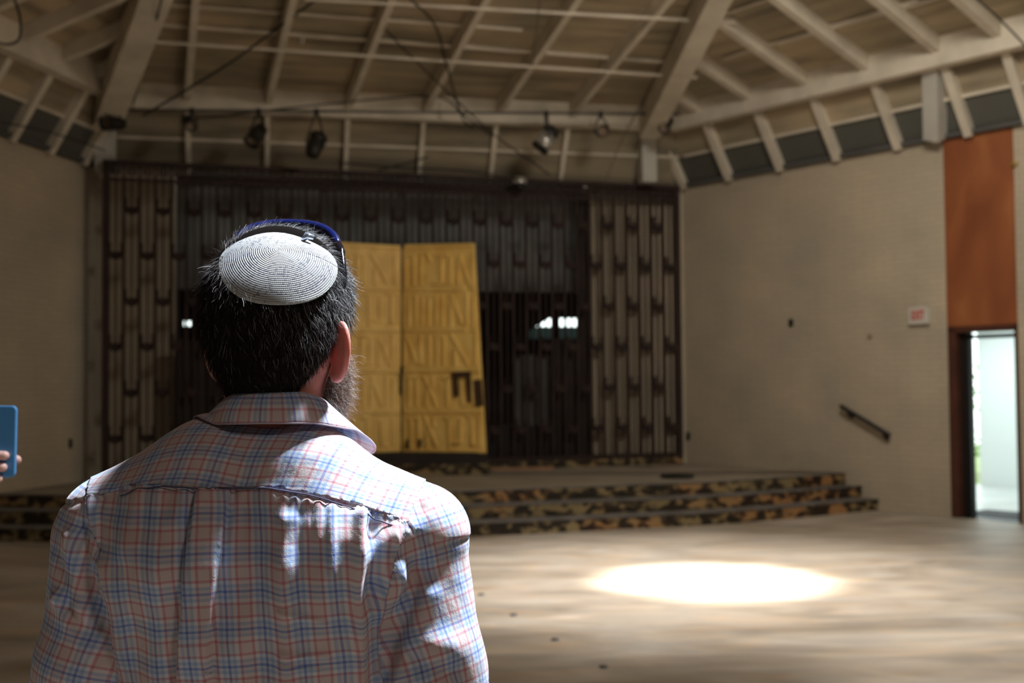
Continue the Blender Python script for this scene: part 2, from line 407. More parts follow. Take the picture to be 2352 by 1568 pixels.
for k in range(3):
    z0, z1 = k*ST/3, (k+1)*ST/3
    f = shift(fr, .30*k)
    e = Vector((fr[-1].x, f[-1].y, 0))
    nn_ = len(f); poly = f[:]      # right to left along the front
    ring = poly + ([L+Vector((0,0,0)), A] if k < 2 else [L, L+dLA*s1, q0+nLA*dep, q1+nLA*dep, L+dLA*s2, A])
    m = len(ring); vs = [Vector((p.x, p.y, z0)) for p in ring]+[Vector((p.x, p.y, z1)) for p in ring]
    mb = MB(); mb.add(vs, [tuple(m+i for i in range(m))], 0)
    mb.add(vs, [tuple(reversed(range(m)))]+[((i), m+i, m+(i+1) % m, (i+1) % m) for i in range(m)], 1)
    mb.build('platform' if k == 2 else 'step', [M_STAGE if k == 2 else M_NOSE, M_RISER], stg)
    # worn pale nosing on each step edge
    mb = MB()
    for i in range(nn_-1):
        mb.bar(Vector((f[i].x, f[i].y-.004, z1-.006)), Vector((f[i+1].x, f[i+1].y-.004, z1-.006)), .02, .014)
    mb.build('nosing', M_NOSE, stg)
# ------------------------------------------------------------------ openwork screen
S0 = Vector((-5.05,14.54,0)); S1 = Vector((2.40,16.86,0)); dS = (S1-S0).normalized(); nS = Vector((-dS.y, dS.x, 0)); SL = (S1-S0).length
scr = thing('openwork_screen', tuple((S0+S1)/2+Vector((0,0,ST))), 'tall dark red iron screen of close vertical bars across the back of the stage', 'screen')
ZB, ZT = ST+.10, ZW
def sp(u, z, off=0): return S0+dS*u+nS*off+Vector((0,0,z))
MB().bar(sp(0, ZT-.03), sp(SL, ZT-.03), .10, .06).build('top_rail', M_SCREEN, scr)
MB().bar(sp(0, ZT-.235), sp(SL, ZT-.235), .06, .04).build('lower_rail', M_SCREEN, scr)
MB().bar(sp(0, ZB+.032), sp(SL, ZB+.032), .10, .06).build('bottom_rail', M_SCREEN, scr)
for u in (.02, SL-.02): MB().bar(sp(u, ZB), sp(u, ZT), .06, .09, up=dS).build('side_post', M_SCREEN, scr)
NC = 41; pw = (SL-.08)/NC
for c in range(NC):
    u0 = .04+c*pw; mb = MB()
    for du, w in ((.011, .020), (pw-.011, .020), (pw/2, .021)):
        mb.bar(sp(u0+du, ZB+.03), sp(u0+du, ZT-.03), w, .035, up=dS) if False else mb.frame(sp(u0+du, (ZB+ZT)/2), dS*w/2, nS*.011, Vector((0,0,(ZT-ZB)/2-.03)))
    base = .91 if c % 2 == 0 else 1.475
    hs = [base+1.14*k for k in range(4)]
    for h in hs:
        if h > ZT-.3 or h < ZB+.05: continue
        r = pw/2-.022
        pts = [sp(u0+pw/2+r*math.cos(t), h+.075+.075*math.sin(t), -.02) for t in [PI+PI*j/8 for j in range(9)]]
        pts = [sp(u0+pw/2-r, h+.20, -.02)]+pts+[sp(u0+pw/2+r, h+.20, -.02)]
        mb.tube(pts, .020, 5)
        mb.frame(sp(u0+pw/2, h+.055, .0), dS*(pw/2-.02), nS*.006, Vector((0,0,.035)))
    for k in range(2):
        mb.frame(sp(u0+pw*(.3+.4*k), ZT-.135), dS*.02, nS*.01, Vector((0,0,.05)))
    mb.build('bar_panel', M_SCREEN, scr)
pln = MB().bar(sp(0, ST+.05, .02), sp(SL, ST+.05, .02), .20, .10).build('screen_plinth', M_RISER)
tag(pln, 'low crumbling orange and black plinth under the iron screen', 'plinth')
# dark panels behind the bars, the narrowest added over the lit wing end
for (xa, xb, ya, yb, nm) in ((1276,1350,778,1050,'right of the window glow'), (402,520,780,1060,'left of the golden doors'), (1330,1356,432,1046,'added over the lit end of the right wing'), (1182,1262,815,972,'beside the right edge of the golden doors')):
    pa = onplane(xa, 900, S0+nS*.22, nS); pb = onplane(xb, 900, S0+nS*.22, nS); zt_ = onplane((xa+xb)/2, ya, S0+nS*.22, nS).z
    pa.z = pb.z = 0
    mb = MB(); k = int((pb-pa).length/.09); d_ = (pb-pa).normalized(); Lp = (pb-pa).length
    for j in range(k): mb.frame(pa+d_*(j+.5)*Lp/k+Vector((0,0,(ST+zt_)/2))-nS*(.012*(j % 2)), d_*Lp/k/2, nS*.02, Vector((0,0,(zt_-ST)/2)))
    o = mb.build('timber_partition', M_ALC if xa == 1182 else M_ALCD); tag(o, 'dark ribbed timber partition behind the screen, '+nm, 'partition')
# black box painted in for the dark opening at the foot of the screen
pa = onplane(1118, 1040, S0+nS*.30, nS); pb = onplane(1276, 1040, S0+nS*.30, nS); zt_ = onplane(1200, 976, S0+nS*.30, nS).z
mb = MB(); mb.frame((pa+pb)/2*1.0+Vector((0,0,(ST+zt_)/2-(pa+pb).z/2)), (pb-pa)/2*Vector((1,1,0)).length*0+Vector(((pb-pa).x/2,(pb-pa).y/2,0)), nS*.12, Vector((0,0,(zt_-ST)/2)))
o = mb.build('opening_box', M_BLACK, bevel=.01); tag(o, 'low black cabinet behind the foot of the screen, right of the golden doors', 'recess')
# fallen timber across the far window
o = MB().bar(at(1105, 812, 19.6), at(1262, 716, 19.9), .10, .18).build('roof_timber', M_ALCD); tag(o, 'slanting dark timber crossing the small bright window behind the screen', 'timber')
wf = MB()
wc = (ua+ub)/2-.02
wf.frame(b0+dLA*wc+nLA*.05+Vector((0,0,(za+zb)/2)), dLA*.05, nLA*.04, Vector((0,0,(zb-za)/2)))
for uu in (ua+.02, ub-.02): wf.frame(b0+dLA*uu+nLA*.05+Vector((0,0,(za+zb)/2)), dLA*.02, nLA*.04, Vector((0,0,(zb-za)/2)))
o = wf.build('window_1', M_ALCD); o['kind'] = 'structure'
mg, nt, b = newmat('dim_pane'); tr_ = N(nt, 'ShaderNodeBsdfTranslucent'); tr_.inputs['Color'].default_value = (.09,.115,.11,1); nt.links.new(tr_.outputs[0], nt.nodes['Material Output'].inputs['Surface'])
zs_ = za+(zb-za)*.60
MB().frame(b0+dLA*(ua+ub)/2+nLA*.10+Vector((0,0,(za+zs_)/2)), dLA*(ub-ua)/2, nLA*.004, Vector((0,0,(zs_-za)/2))).build('dimming_pane', mg, o)  # translucent pane added to dim the lower part of the bright window
# ------------------------------------------------------------------ golden doors
ark = thing('golden_ark_doors', tuple(at(925,1040,15.5)-Vector((0,0,.15))), 'tall pair of golden doors with raised letter strokes in five rows', 'doors')
Yc, Ye = 15.50, 15.15
def leafplane(xa, Ya, xb, Yb):
    a = at(xa, 800, Ya); b = at(xb, 800, Yb); d = Vector(((b-a).x, (b-a).y, 0)).normalized(); nn = Vector((d.y, -d.x, 0))
    if nn.y > 0: nn = -nn
    return a, d, nn
def leaf(xa, Ya, xb, Yb, corners, strokes, dark=()):
    a, d, nn = leafplane(xa, Ya, xb, Yb)
    P = lambda x, y, o=0: onplane(x, y, a, nn)+nn*o
    mb = MB(); c = [P(*q) for q in corners]; k = [q-nn*.06 for q in c]
    mb.add(c+k, [(0,1,2,3),(7,6,5,4),(0,4,5,1),(1,5,6,2),(2,6,7,3),(3,7,4,0)])
    lf = mb.build('door_leaf', M_GOLD, ark, bevel=.008)
    rows = {}
    for (r, x0, y0, x1, y1, w) in strokes:
        m = rows.setdefault(r, MB())
        p0, p1 = P(x0, y0, .0), P(x1, y1, .0)
        m.bar(p0, p1, w, .05, up=nn)
    for r, m in rows.items(): m.build('letter_row' if r >= 0 else 'band', M_GOLD, lf, bevel=.006)
    if dark:
        m = MB()
        for (x0, y0, x1, y1, w) in dark: m.bar(P(x0, y0, .02), P(x1, y1, .02), w, .05, up=nn)
        m.build('broken_letter', plain('dark_gap', (.07,.035,.018), .7), lf)  # dark bars painted in for the openings where letter pieces are missing
    return lf
W = .040
def V(r, x, y0, y1, w=W): return (r, x, y0, x, y1, w)
def H(r, x0, x1, y, w=W): return (r, x0, y, x1, y, w)
st = []
st += [(-1, 930, 566, 1090, 563, .05), (-2, 930, 663, 1068, 661, .07), (-2, 1080, 661, 1092, 661, .07), (-3, 930, 757, 1072, 755, .07), (-3, 1083, 756, 1096, 756, .07), (-4, 928, 848, 1103, 846, .08), (-5, 928, 943, 1108, 942, .075), (-6, 928, 1036, 1112, 1036, .05)]
st += [V(1,932,586,655),V(1,951,586,655),H(1,930,953,587),V(1,968,583,655),(1,980,580,990,602,W),H(1,992,1014,650),V(1,1014,590,650),H(1,1000,1032,585),V(1,1034,590,650),H(1,1022,1040,650),V(1,1054,588,655),(1,1056,586,1080,655,W),V(1,1086,580,655)]
st += [H(2,934,958,680),V(2,940,682,750),V(2,956,682,750),V(2,971,678,750),H(2,982,1007,680),V(2,985,682,750),V(2,1003,682,750),V(2,1016,676,750),V(2,1036,690,750),(2,1036,676,1062,745,W),V(2,1072,672,745),V(2,1088,680,750)]
st += [V(3,930,768,840),(3,934,770,958,838,W),V(3,966,770,838),H(3,966,988,836),V(3,986,770,838),V(3,1004,768,840),V(3,1020,772,840),(3,1036,768,1076,838,W),V(3,1046,800,840),V(3,1093,768,838),H(3,1005,1020,772)]
st += [H(4,936,966,866),V(4,941,866,935),V(4,958,866,935),(4,974,862,1004,935,W),V(4,980,895,935),V(4,994,862,890),H(4,1014,1034,866),V(4,1028,866,935),V(4,1062,872,925,.06),H(4,1058,1080,930),V(4,1087,866,930)]
st += [H(5,936,966,959),V(5,944,960,1030),V(5,962,960,1030),(5,974,953,1005,1026,W),V(5,996,955,980),V(5,982,990,1030),H(5,1019,1042,958),V(5,1032,960,1030),H(5,1036,1060,1016),V(5,1058,960,1016),H(5,1072,1102,955),V(5,1084,958,1026),H(5,1080,1106,1021),V(5,1102,955,1021)]
dk = [(1040,861,1082,859,.07),(1047,862,1049,910,.055),(1076,862,1081,922,.05),(1098,872,1103,932,.09),(939,1008,938,1030,.03),(966,1008,966,1026,.03)]
leaf(924, Yc, 1100, Ye, [(924,570),(1088,561),(1115,1042),(924,1041)], st, dk)
st2 = [(-1,745,559,919,568,.05)]+[(-1-i,742,y,919,y+2,.07) for i, y in enumerate((660,755,849,943,1035), 1)]
src = {1: 3, 2: 5, 3: 1, 4: 2, 5: 4}; y0s = {1: 580, 2: 672, 3: 766, 4: 860, 5: 953}
for r in range(1, 6):
    for s_ in st:
        if s_[0] == src[r]:
            dy = y0s[r]-y0s[src[r]]; f_ = lambda x: 745+(x-928)*.98
            st2.append((r, f_(s_[1]), s_[2]+dy, f_(s_[3]), s_[4]+dy, s_[5]))
leaf(920, Yc, 742, Ye, [(921,570),(738,555),(736,1042),(921,1041)], st2)
p = at(922, 842, Yc-.03); q = at(922, 905, Yc-.03)
MB().bar(p, q, .03, .03, up=(0,1,0)).build('handle', M_BLACK, ark)
ap = at(735, 1040, Ye); aq = at(1117, 1040, Ye); zt_ = ap.z-.01
mb = MB(); mb.add([Vector((ap.x, Ye-.02, ST+.14)), Vector((aq.x, Ye-.02, ST+.14)), Vector((aq.x, 15.8, ST+.14)), Vector((ap.x, 15.36, ST+.14)),
  Vector((ap.x, Ye-.02, zt_)), Vector((aq.x, Ye-.02, zt_)), Vector((aq.x, 15.8, zt_)), Vector((ap.x, 15.36, zt_))], [(3,2,1,0),(4,5,6,7),(0,1,5,4),(1,2,6,5),(2,3,7,6),(3,0,4,7)])
mb.build('door_sill', M_ALCD, ark)
mb = MB(); mb.add([Vector((ap.x-.05, Ye-.08, ST)), Vector((aq.x+.03, Ye-.08, ST)), Vector((aq.x+.03, 15.78, ST)), Vector((ap.x-.05, 15.36, ST)),
  Vector((ap.x-.05, Ye-.08, ST+.14)), Vector((aq.x+.03, Ye-.08, ST+.14)), Vector((aq.x+.03, 15.78, ST+.14)), Vector((ap.x-.05, 15.36, ST+.14))], [(3,2,1,0),(4,5,6,7),(0,1,5,4),(1,2,6,5),(2,3,7,6),(3,0,4,7)])
mb.build('base_step', M_RISER, ark)
# ------------------------------------------------------------------ small stage things
pp = onz(1200, 1079, ST); o = MB().box((pp.x, pp.y-.02, ST+.02), (.85,.10,.04), math.atan2(dS.y, dS.x)*.4).build('wood_board', plain('raw_board', (.36,.20,.11), .7, noise=.2, nscale=6), bevel=.005); tag(o, 'loose brown board lying on the stage in front of the screen', 'board')
pp = onz(1556, 1097, ST)
o = MB().lathe([(0,.0),(.20,.0),(.21,.02),(.20,.035),(.13,.04),(.12,.03),(0,.03)], (pp.x, pp.y, ST), 28).build('cable_coil', M_BLACK, smooth=True); tag(o, 'flat black round coil lying on the right of the stage', 'coil')
# ------------------------------------------------------------------ right wall: panel, door, rail, sign
def rw(u, z, off=0): return A+dAB*u-nAB*off+Vector((0,0,z))
dz = 2.20; ua2 = wallu(2173, 600)
mb = MB(); mb.frame(rw((ua2+dB)/2, (dz+ZW)/2, -.02), dAB*(dB-ua2)/2, nAB*.03, Vector((0,0,(ZW-dz)/2)))
wp = mb.build('trim_panel', M_WOOD); wp['kind'] = 'structure'
wp.name = 'trim_%d' % (TR[0]+1); TR[0] += 1
MB().lathe([(0,0),(.035,.0),(.03,.03),(0,.035)], (0,0,0), 12) 
kp = onplane(2329, 376, A-nAB*.03, nAB); kn = MB(); kn.tube([kp+nAB*.03, kp-nAB*.02], .03, 12); o = kn.build('brass_plate', plain('brass', (.6,.42,.15), .35, .8), bevel=.004); tag(o, 'small round brass plate on the brown panel above the doorway', 'plate')
dr = bpy.data.objects.new('door_1', None); COL.objects.link(dr); dr.location = rw((dA+dB)/2, 0); dr['kind'] = 'structure'
u1 = wallu(2204, 1000); u2 = wallu(2221, 1000); u3 = wallu(2327, 1000)
mb = MB(); mb.frame(rw((dA+u1)/2, dz/2, -.05), dAB*(u1-dA)/2, nAB*.09, Vector((0,0,dz/2)))
mb.frame(rw((dA+dB)/2, dz-.03, -.05), dAB*(dB-dA)/2, nAB*.09, Vector((0,0,.035)))
mb.frame(rw(dB-.012, dz/2, -.05), dAB*.012, nAB*.09, Vector((0,0,dz/2)))
mb.build('outer_frame', M_JAMB, dr)
za_, zb_ = onplane(2270, 771, A, nAB).z, onplane(2270, 757, A, nAB).z
mb = MB(); mb.frame(rw((u1+u2)/2, dz/2-.03, -.12), dAB*(u2-u1)/2, nAB*.05, Vector((0,0,dz/2-.03)))
mb.frame(rw((u1+u3)/2, za_-.0, -.12), dAB*(u3-u1)/2, nAB*.04, Vector((0,0,.022)))
mb.frame(rw(u3+.02, dz/2-.03, -.12), dAB*.018, nAB*.05, Vector((0,0,dz/2-.03)))
mb.build('inner_frame', M_BLACK, dr)
mb = MB(); mb.frame(rw(u3+.04, dz/2-.05, -.55), dAB*.022, nAB*.42, Vector((0,0,dz/2-.06)))
dl = mb.build('door_leaf', M_GREYD, dr, bevel=.003)
MB().tube([rw(u3+.02, 1.0, -.88), rw(u3-.03, 1.0, -.88), rw(u3-.03, 1.0, -.80)], .01, 8).build('door_handle', M_BLACK, dl)
# corridor beyond
cd = 4.2; ul, ur = dA-4.6, dB+.6
c0, c1 = rw(ul, 0, -.25), rw(ur, 0, -.25); f0, f1 = rw(ul, 0, -cd), rw(ur, 0, -cd)
def far(x, y): 
    q = onplane(x, y, f0, nAB); return (q-f0).dot(dAB)
uo = far(2250, 1000)
wall('wall_corridor_far', f0, f1, 0, 2.7, .15, M_WHITE, [(uo-1.7, uo, .0, 2.5)])
wall('wall_corridor_end', f1, c1, 0, 2.7, .15, M_WHITE)
wall('wall_corridor_left', c0, f0, 0, 2.7, .15, M_WHITE)
for nm, zz, mt in (('ceiling_corridor', 2.75, M_WHITE), ('floor_corridor', -.05, M_CONC)):
    cq = (c0+c1+f0+f1)/4; o = MB().frame(Vector((cq.x, cq.y, zz)), dAB*(ur-ul)/2, nAB*(cd-.25)/2, Vector((0,0,.05))).build(nm, mt); o['kind'] = 'structure'
mb = MB(); cq = rw((dA+dB)/2, -.045, -.125); mb.frame(cq, dAB*(dB-dA)/2, nAB*.13, Vector((0,0,.05))); trim(mb, M_BLACK)
mb = MB(); mb.frame(rw((dA+dB)/2, .006, -.6), dAB*.55, nAB*.34, Vector((0,0,.006))); o = mb.build('door_mat', plain('mat', (.07,.07,.075), .9, noise=.4, nscale=9)); tag(o, 'dark grey mat on the floor just inside the doorway', 'mat')
# greenery outside the far opening
gp = rw(ul+(uo-.9), 0, -cd-2.4)
m, nt, b = newmat('leaf'); b.inputs['Base Color'].default_value = (.16,.34,.06,1); b.inputs['Roughness'].default_value = .5
mb = MB()
for i in range(900):
    t = random.random()*2*PI; rr = .75*math.sqrt(random.random()); h = random.random()
    p_ = gp+Vector((math.cos(t)*rr*(1-h*.4), math.sin(t)*rr*(1-h*.4), .25+h*1.7)); a_ = Vector((random.uniform(-1,1), random.uniform(-1,1), random.uniform(-.3,1))).normalized()*.06; b_ = a_.cross(Vector((random.uniform(-1,1),random.uniform(-1,1),1))).normalized()*.028
    mb.add([p_-a_, p_+b_, p_+a_, p_-b_], [(0,1,2,3)])
bush = thing('shrub', (gp.x, gp.y, -.05), 'bright green shrub outside the opening at the end of the corridor', 'shrub')
mb.build('foliage', m, bush); MB().tube([gp+Vector((0,0,-.05)), gp+Vector((.02,0,.5)), gp+Vector((0,.03,1.1))], [.04,.03,.02], 8).build('stem', M_JAMB, bush)
o = MB().box((gp.x+1, gp.y+3, -.1), (24, 14, .1)).build('ground', plain('grass_ground', (.25,.3,.14), .9, noise=.3, nscale=2)); o['kind'] = 'structure'; o.name = 'floor_outside'
# handrail
hr = thing('handrail', tuple(onplane(1990, 970, A-nAB*.07, nAB)), 'short black sloping handrail fixed to the right brick wall', 'handrail')
h0, h1 = onplane(1930, 932, A-nAB*.08, nAB), onplane(2044, 1000, A-nAB*.08, nAB); hd = (h1-h0)
MB().tube([h0, h0+hd*.02, h1-hd*.02, h1], [.022,.026,.026,.022], 12).build('rail', M_BLACK, hr, smooth=True)
for t in (.16, .87):
    q = h0+hd*t; MB().tube([q, q+Vector((0,0,-.05)), q+Vector((0,0,-.07))+nAB*.08], .014, 8).lathe([(0,0),(.035,0),(.035,.012),(0,.014)], q+Vector((0,0,-.07))+nAB*.08, 14, M=Matrix((( 0,dAB.x,-nAB.x),(0,dAB.y,-nAB.y),(1,0,0)))).build('bracket', M_BLACK, hr)
def plate(px, py, w, h, name, label, cat, mat, P0=A, nn=nAB, d=dAB):
    q = onplane(px, py, P0, nn); mb = MB(); mb.frame(q-nn*.012, d*w/2, nn*.012, Vector((0,0,h/2)))
    o = mb.build(name, mat, bevel=.003); tag(o, label, cat); return o
plate(1582, 1001, .05, .11, 'wall_outlet', 'small dark wall outlet low on the brick beside the right edge of the screen', 'outlet', M_BLACK)
plate(1818, 741, .06, .10, 'wall_bracket', 'small dark bracket alone in the middle of the right brick wall', 'bracket', M_BLACK)
plate(1999, 772, .05, .05, 'cable_plate', 'tiny tan plate on the right brick wall left of the exit sign', 'plate', plain('tan_plate', (.3,.23,.13), .6))
nLo = Vector((-(L-L2).normalized().y, (L-L2).normalized().x, 0))
plate(160, 1018, .05, .11, 'wall_outlet', 'small dark wall outlet low on the left brick wall', 'outlet', M_BLACK, L, nLo, (L-L2).normalized())
# exit sign
q = onplane(2115, 725, A, nAB)
ex = thing('exit_sign', tuple(q), 'small white exit sign with red lettering on the right brick wall', 'sign')
MB().frame(q-nAB*.03, dAB*.13, nAB*.03, Vector((0,0,.10))).build('sign_housing', plain('sign_white', (.62,.61,.56), .5), ex, bevel=.006)
def text(body, size, name, mat, parent, center, xdir, zdir=Vector((0,0,1)), depth=.003, sx=1):
    cu = bpy.data.curves.new(name, 'FONT'); cu.body = body; cu.size = size; cu.extrude = depth; cu.align_x = 'CENTER'; cu.align_y = 'CENTER'; cu.offset = .004
    ob = bpy.data.objects.new(name, cu); COL.objects.link(ob)
    dg = bpy.context.evaluated_depsgraph_get(); me = bpy.data.meshes.new_from_object(ob.evaluated_get(dg)); bpy.data.objects.remove(ob)
    ny = xdir.cross(zdir).normalized()
    org = parent_world(parent)
    for v in me.vertices: v.co = center-org + xdir*v.co.x*sx + zdir*v.co.y + ny*v.co.z
    me.materials.clear(); me.materials.append(mat)
    o = bpy.data.objects.new(name, me); COL.objects.link(o); o.parent = parent; return o
text('EXIT', .155, 'lettering', plain('sign_red', (.55,.05,.035), .5), ex, q-nAB*.063, dAB, sx=.56)
MB().tube([q+Vector((.0,0,.10))-nAB*.02, q+Vector((0,0,.13))-nAB*.02, q+Vector((0,0,.13))], .008, 6).build('conduit', M_RAFT, ex)
# ------------------------------------------------------------------ stage lights, cables
M_CAN = plain('can_paint', (.035,.032,.028), .45, .3); M_CANL = plain('can_pale', (.62,.62,.6), .3, .7); M_TAN = plain('can_tan', (.28,.21,.15), .5)
pipe0, pipe1 = at(232, 252, 14.2), at(1560, 262, 15.75)
pp_ = MB().tube([pipe0, pipe1], .018, 10).build('lighting_pipe', plain('pipe_grey', (.16,.15,.13), .5, .4), smooth=True); tag(pp_, 'long thin lighting pipe hung under the ring beam above the screen', 'pipe')
def pipe_at(px):
    lo, hi = 0., 1.
    for _ in range(40):
        t = (lo+hi)/2; q = pipe0.lerp(pipe1, t)
        if q.x/q.y < (px-CX+4)/F: lo = t
        else: hi = t
    return pipe0.lerp(pipe1, t)
def spot(px, py, size, aim, label, pale=False):
    hang = pipe_at(px); Y = hang.y; c = at(px, py, Y)
    if abs(c.z-hang.z) < size*.5: c.z = hang.z-size*.55
    o = thing('stage_light', tuple(hang), label, 'stage light', 'stage lights on the pipe')
    aim = Vector(aim).normalized(); x = aim.cross(Vector((0,0,1))).normalized(); y = aim.cross(x)
    M = Matrix((x, y, aim)).transposed(); s = size
    MB().lathe([(0,-.55*s),(.22*s,-.53*s),(.30*s,-.45*s),(.33*s,-.2*s),(.36*s,.1*s),(.36*s,.5*s),(.385*s,.5*s),(.385*s,.54*s),(.34*s,.54*s),(.33*s,.35*s)], c, 20, M=M).build('can', M_CAN, o, smooth=True)
    MB().lathe([(0,.12*s),(.20*s,.16*s),(.33*s,.36*s)], c, 20, M=M).build('reflector', M_TAN, o, smooth=True)
    if pale:
        MB().lathe([(.365*s,-.15*s),(.375*s,-.15*s),(.385*s,.45*s),(.37*s,.45*s)], c, 20, M=M).build('bright_sleeve', M_CANL, o, smooth=True)
    yk = [c+x*.42*s, c+x*.42*s+Vector((0,0,.3*s)), hang+Vector((0,0,-.05))+x*.1*s, hang+Vector((0,0,-.05))-x*.1*s, c-x*.42*s+Vector((0,0,.3*s)), c-x*.42*s]
    MB().tube(yk, .012, 6).build('bracket', M_BLACK, o)
    MB().tube([hang+Vector((0,0,-.06)), hang+Vector((0,0,.03))], .03, 10).build('clamp', M_BLACK, o)
    return o
spot(262, 282, .27, (-.5,-.8,-.15), 'round black stage light at the far left beside the white corner post')
spot(436, 282, .20, (.35,-.6,-.5), 'small dark stage light hanging second from the left')
spot(590, 310, .28, (-.35,-.5,-.75), 'dark stage light hanging just left of the one tilted down to the left')
spot(724, 336, .30, (.2,.5,.8), 'dark stage light hanging low above the golden doors')
spot(1256, 318, .32, (-.55,-.1,-.75), 'stage light with a shiny pale sleeve right of centre', True)
spot(1382, 303, .22, (.1,-1,-.1), 'small black stage light facing out, right of the shiny one')
spot(1530, 285, .22, (-.3,-.6,-.6), 'dark stage light at the far right end of the pipe')
# security lamp at the head of the screen
c = at(1194, 422, 16.0-.12); so = thing('dome_lamp', tuple(c), 'small white lamp with a black underside on the top rail of the screen', 'lamp')
MB().lathe([(0,.10),(.06,.095),(.095,.06),(.105,.01),(.10,0),(0,0)], c, 20).build('lamp_shade', M_CANL, so, smooth=True)
MB().lathe([(0,-.09),(.04,-.085),(.07,-.05),(.075,0),(0,0)], c, 20).build('lamp_lens', M_BLACK, so, smooth=True)
M_CAB = plain('cable_black', (.02,.018,.016), .6); M_WIRE = plain('wire_grey', (.14,.12,.1), .6)
def cable(pts, r, label, mat=M_CAB, name='cable'):
    q = [at(*p) for p in pts]; q = smooth_curve(q, 7)
    o = MB().tube(q, r, 6).build(name, mat, smooth=True); tag(o, label, 'cable'); return o
cable([(328,266,14.3),(520,150,13.6),(640,62,13.0),(760,-25,12.4)], .013, 'dark cable running steeply up from the far left stage light')
cable([(452,272,14.4),(800,234,14.9),(1000,222,15.1),(1062,262,15.1),(1130,313,15.15)], .011, 'thin cable strung along the beam and drooping past the centre')
cable([(940,-5,12.4),(1000,60,13.2),(1026,150,14.0),(1062,270,15.0),(1090,292,15.0)], .012, 'dark cable dropping down the middle of the ceiling')
cable([(865,48,13.2),(985,170,14.2),(1130,305,15.1),(1220,370,15.3),(1262,402,15.35)], .010, 'thin cable crossing the middle panels down to the shiny stage light')
cable([(786,374,14.9),(900,384,15.1),(1060,392,15.3),(1190,412,15.6)], .012, 'dark cable lying along the head of the screen')
cable([(868,392,15.05),(985,360,15.1)], .012, 'short dark rod slanting above the golden doors')
cable([(372,-5,11.6),(345,100,13.0),(305,240,14.0)], .011, 'thin cable beside the left hip rafter')
cable([(2236,-10,11.0),(2300,48,11.1),(2362,112,11.2)], .010, 'dark cable crossing the top right corner of the ceiling')
cable([(30,-10,11.0),(46,40,11.1),(44,90,11.2),(10,102,11.0),(-30,85,10.8)], .013, 'dark looping cable in the top left corner of the ceiling')
cable([(1240,-5,12.4),(1232,70,13.0),(1222,150,13.8)], .007, 'thin vertical wire right of the middle of the ceiling', M_WIRE)
cable([(1480,225,15.4),(1425,330,15.6),(1390,420,15.7)], .008, 'thin wire slanting down beside the right corner post', M_WIRE)
cable([(0,280,12.6),(120,305,13.4),(240,345,14.3)], .010, 'dark cable running along the left wall head', M_CAB)
def pend(px, py, Y, ztop, l, label):
    c = at(px, py, Y); o = thing('pendant_bulb', tuple(c+Vector((0,0,ztop))), label, 'bulb')
    MB().tube([c+Vector((0,0,ztop)), c], .004, 5).build('cord', M_CAB, o)
    MB().lathe([(0,0),(.016,-.002),(.020,-.03),(.020,-l+.02),(.012,-l),(0,-l-.004)], c, 14).build('bulb', M_CANL, o, smooth=True)
pend(694, 68, 13.6, .35, .17, 'white tubular bulb hanging near the top left of the ceiling')
pend(1009, 274, 15.05, .22, .05, 'tiny white bulb hanging under the middle of the ring beam')
# debris on floor
M_DEB = plain('debris', (.10,.10,.11), .5, noise=.3, nscale=30)
for (x, y, lb) in ((1106,1366,'nearest the man\'s right shoulder'),(1180,1413,'left of the sunlit patch'),(1273,1470,'below the left end of the sunlit patch'),(1386,1532,'at the bottom of the view')):
    p_ = onz(x, y, 0); mb = MB(); k = 7
    ring = [p_+Vector((math.cos(2*PI*i/k)*random.uniform(.02,.045), math.sin(2*PI*i/k)*random.uniform(.02,.045), 0)) for i in range(k)]
    mb.add(ring+[r_*1+Vector((0,0,.012)) for r_ in [p_.lerp(r0, .7) for r0 in ring]], [tuple(range(k, 2*k))]+[(i, (i+1) % k, k+(i+1) % k, k+i) for i in range(k)])
    o = mb.build('debris_chip', M_DEB); tag(o, 'small dark chip of debris on the floor, '+lb, 'debris', 'debris chips on the floor')
